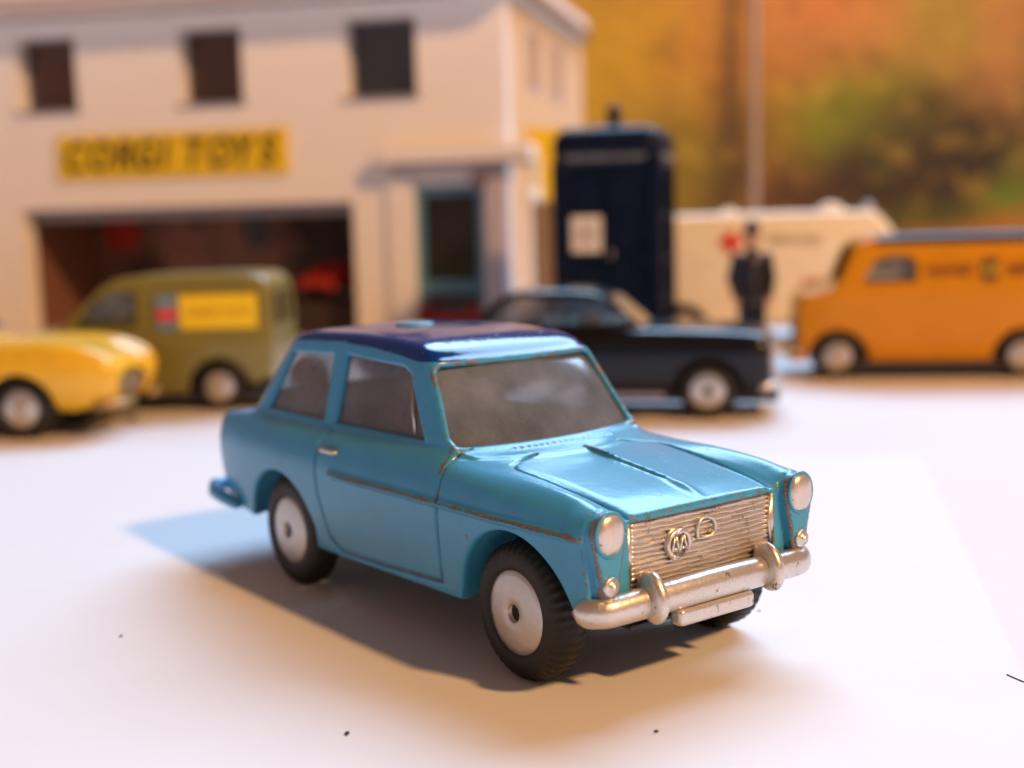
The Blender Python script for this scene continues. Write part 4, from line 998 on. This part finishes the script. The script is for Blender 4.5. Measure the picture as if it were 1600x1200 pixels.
# --- policeman figure
PM = empty('person', (7.18, 39.0, 0), R(4)); tag(PM, 'toy policeman in dark tunic, trousers and helmet standing with arms at his sides', 'person')
SK = simple('flesh_paint', (.76, .42, .30), .5); NV = simple('navy_paint', (.010, .012, .028), .35, coat=.2)
def limb(x, y, z, pts, rs):
    d = None
    for i in range(len(pts)-1):
        q = capsule(x, y, z, pts[i], pts[i+1], rs[i], rs[i+1]); d = q if d is None else smin(d, q, .05)
    return d
def torso(x, y, z, o=0):
    t = np.sqrt((x/.46)**2+(y/.28)**2+((z-2.95)/.62)**2); d = (t-1)*.28
    h_ = np.sqrt((x/.36)**2+(y/.26)**2+((z-2.25)/.36)**2); d = smin(d, (h_-1)*.26, .2)
    for s in (-1, 1):
        d = smin(d, limb(x, y, z, [(s*.20, 0, 2.15), (s*.22, -.02, 1.2), (s*.22, .03, .26)], [.24, .18, .13]), .10)
        d = smin(d, limb(x, y, z, [(s*.45, 0, 3.35), (s*.60, .06, 2.72), (s*.50, -.10, 2.20)], [.17, .13, .10]), .08)
    return d
def hands(x, y, z):
    d = None
    for s in (-1, 1):
        p = smin(np.sqrt(((x-s*.50)/.07)**2+((y+.12)/.05)**2+((z-2.06)/.10)**2)*.06-.06, 9+0*x, .01)
        for i in range(4): p = smin(p, limb(x, y, z, [(s*.50, -.17+.033*i, 2.0), (s*.49, -.185+.033*i, 1.90-.01*(i in (1, 2))), (s*.46, -.18+.033*i, 1.84)], [.019, .017, .014]), .015)
        p = smin(p, limb(x, y, z, [(s*.49, -.19, 2.08), (s*.46, -.23, 2.0), (s*.44, -.22, 1.95)], [.02, .018, .015]), .015)
        d = p if d is None else np.minimum(d, p)
    return d
def head(x, y, z):
    d = (np.sqrt((x/.205)**2+((y+.01)/.235)**2+((z-3.93)/.29)**2)-1)*.21
    d = smin(d, capsule(x, y, z, (0, -.24, 3.93), (0, -.27, 3.86), .028, .045), .04)
    d = smin(d, capsule(x, y, z, (0, .02, 3.4), (0, 0, 3.75), .13), .06)
    for s in (-1, 1):
        d = smin(d, np.sqrt(((x-s*.205)/.03)**2+(y/.05)**2+((z-3.92)/.07)**2)*.03-.03, .02)
        d = smax(d, -(np.sqrt((x-s*.085)**2+(y+.24)**2+(z-3.97)**2)-.045), .03)
    d = smax(d, -(np.sqrt((x/.08)**2+((y+.245)/.03)**2+((z-3.77)/.02)**2)*.02-.02), .02)
    return d
def f_body(x, y, z): return smin(smin(smin(torso(x, y, z)+.03, head(x, y, z), .05), hands(x, y, z), .03), 9+0*x, .01)
v, q = sdf_mesh(f_body, (-1, -.6, .05), (1, .6, 4.4), .028); link('body', mesh_np('body', v, q), SK, PM)
def f_uni(x, y, z):
    d = torso(x, y, z)
    d = smin(d, np.sqrt(((z-2.0)/.10)**2+(x/.43)**2+(y/.30)**2)*.2-.2, .12)
    d = smin(d, (np.sqrt((np.sqrt((x/1.0)**2+(y)**2)-.13)**2+(z-3.60)**2)-.055), .05)
    return smax(d, 1.75*0+2.16-z-9*(np.abs(x) < .40)-9*(z < 1.9), .02)
v, q = sdf_mesh(f_uni, (-1, -.6, .1), (1, .6, 4), .03); link('uniform', mesh_np('uniform', v, q), NV, PM)
hm2 = lathe_me([(.0001, 4.02), (.30, 4.02), (.31, 4.05), (.24, 4.09), (.23, 4.22), (.19, 4.36), (.10, 4.45), (.0001, 4.47)], 28, 'z', 'helmet')
hl2 = link('helmet', hm2, NV, PM); link('helmet_badge', dome_me((0, -.235, 4.2), (.05, .02, .06), 'helmet_badge'), ALU, hl2)
for s in (-1, 1): link('shoe', dome_me((s*.22, -.07, .10), (.13, .25, .10), 'shoe'), BLK, PM)
for i in range(4): link('button', dome_me((0, -.285+.01*i, 2.6+i*.2), (.025, .02, .025), 'button', 8, 4), ALU, PM)

for r_, a_, b_, z_ in ((OL, -.9, 5.4, .95), (YC, -6.0, 1.2, .95), (BC, -6.3, 1.0, .95), (OV, -6.2, .5, .9), (AM, -6.0, 4.2, 1.0)):
    box('chassis', ((a_+b_)/2, 0, z_), (b_-a_, 2.0, .62), M['base'], r_, .05)

# --- tall thin pole
PL = empty('pole', (11.55, 62, 0)); tag(PL, 'tall thin grey pole rising behind the cream ambulance', 'pole')
link('shaft', lathe_me([(.34, 0), (.34, .3), (.20, .8), (.17, 20)], 16, 'z', 'shaft'), simple('pole_grey', (.36, .30, .27), .5), PL)
link('base_collar', lathe_me([(.6, 0), (.6, .2), (.4, .35), (.30, .5)], 20, 'z', 'base_collar'), bpy.data.materials['pole_grey'], PL)

# --- red stock: two small red toy cars inside the garage
def red_car(loc, rz, label):
    rc = empty('toy_car', loc, rz); tag(rc, label, 'toy car', 'red cars inside the garage')
    sd_ = smooth_poly([(-2.4, .25), (2.4, .25), (2.5, .8), (1.3, 1.0), (.8, 1.55), (-1.2, 1.6), (-1.9, 1.05), (-2.5, 1.0)], 2)
    Wr = prof([(.2, .95), (.9, 1.0), (1.6, .72)], .1); Pr = prof([(-2.6, -.1), (-1, 0), (1, 0), (2.6, -.15)], .2)
    fr_ = f_vehicle(sd_, Wr, Pr, [(-1.5, .35, .48), (1.5, .35, .48)], [[(-1.1, 1.05), (.65, 1.05), (.5, 1.42), (-.9, 1.42)]], .2, .25, wall=.08)
    v, q = sdf_mesh(fr_, (-2.8, -1.2, .1), (2.8, 1.2, 1.9), .09); link('body', mesh_np('body', v, q), C_RED, rc)
    for x_ in (-1.5, 1.5):
        for s in (-1, 1): make_wheel(rc, x_, s, .9, .38, .24, .24, 24, False, style='dome', mats=(M['rubber'], ALU))
red_car(in_g(-7.8, 3.4, 1.42), R(60), 'red toy car on a shelf at the right inside the bay')
red_car(in_g(-2.4, .95, .02), R(-10), 'red toy car low behind the blue-framed shop window')
sh_ = item('display_shelf', box_me((0, 0, .70), (3.0, 4.4, 1.42), .03), C_DARK, -7.8, 3.4, 0, 'dark display block standing inside the garage bay', 'shelf')
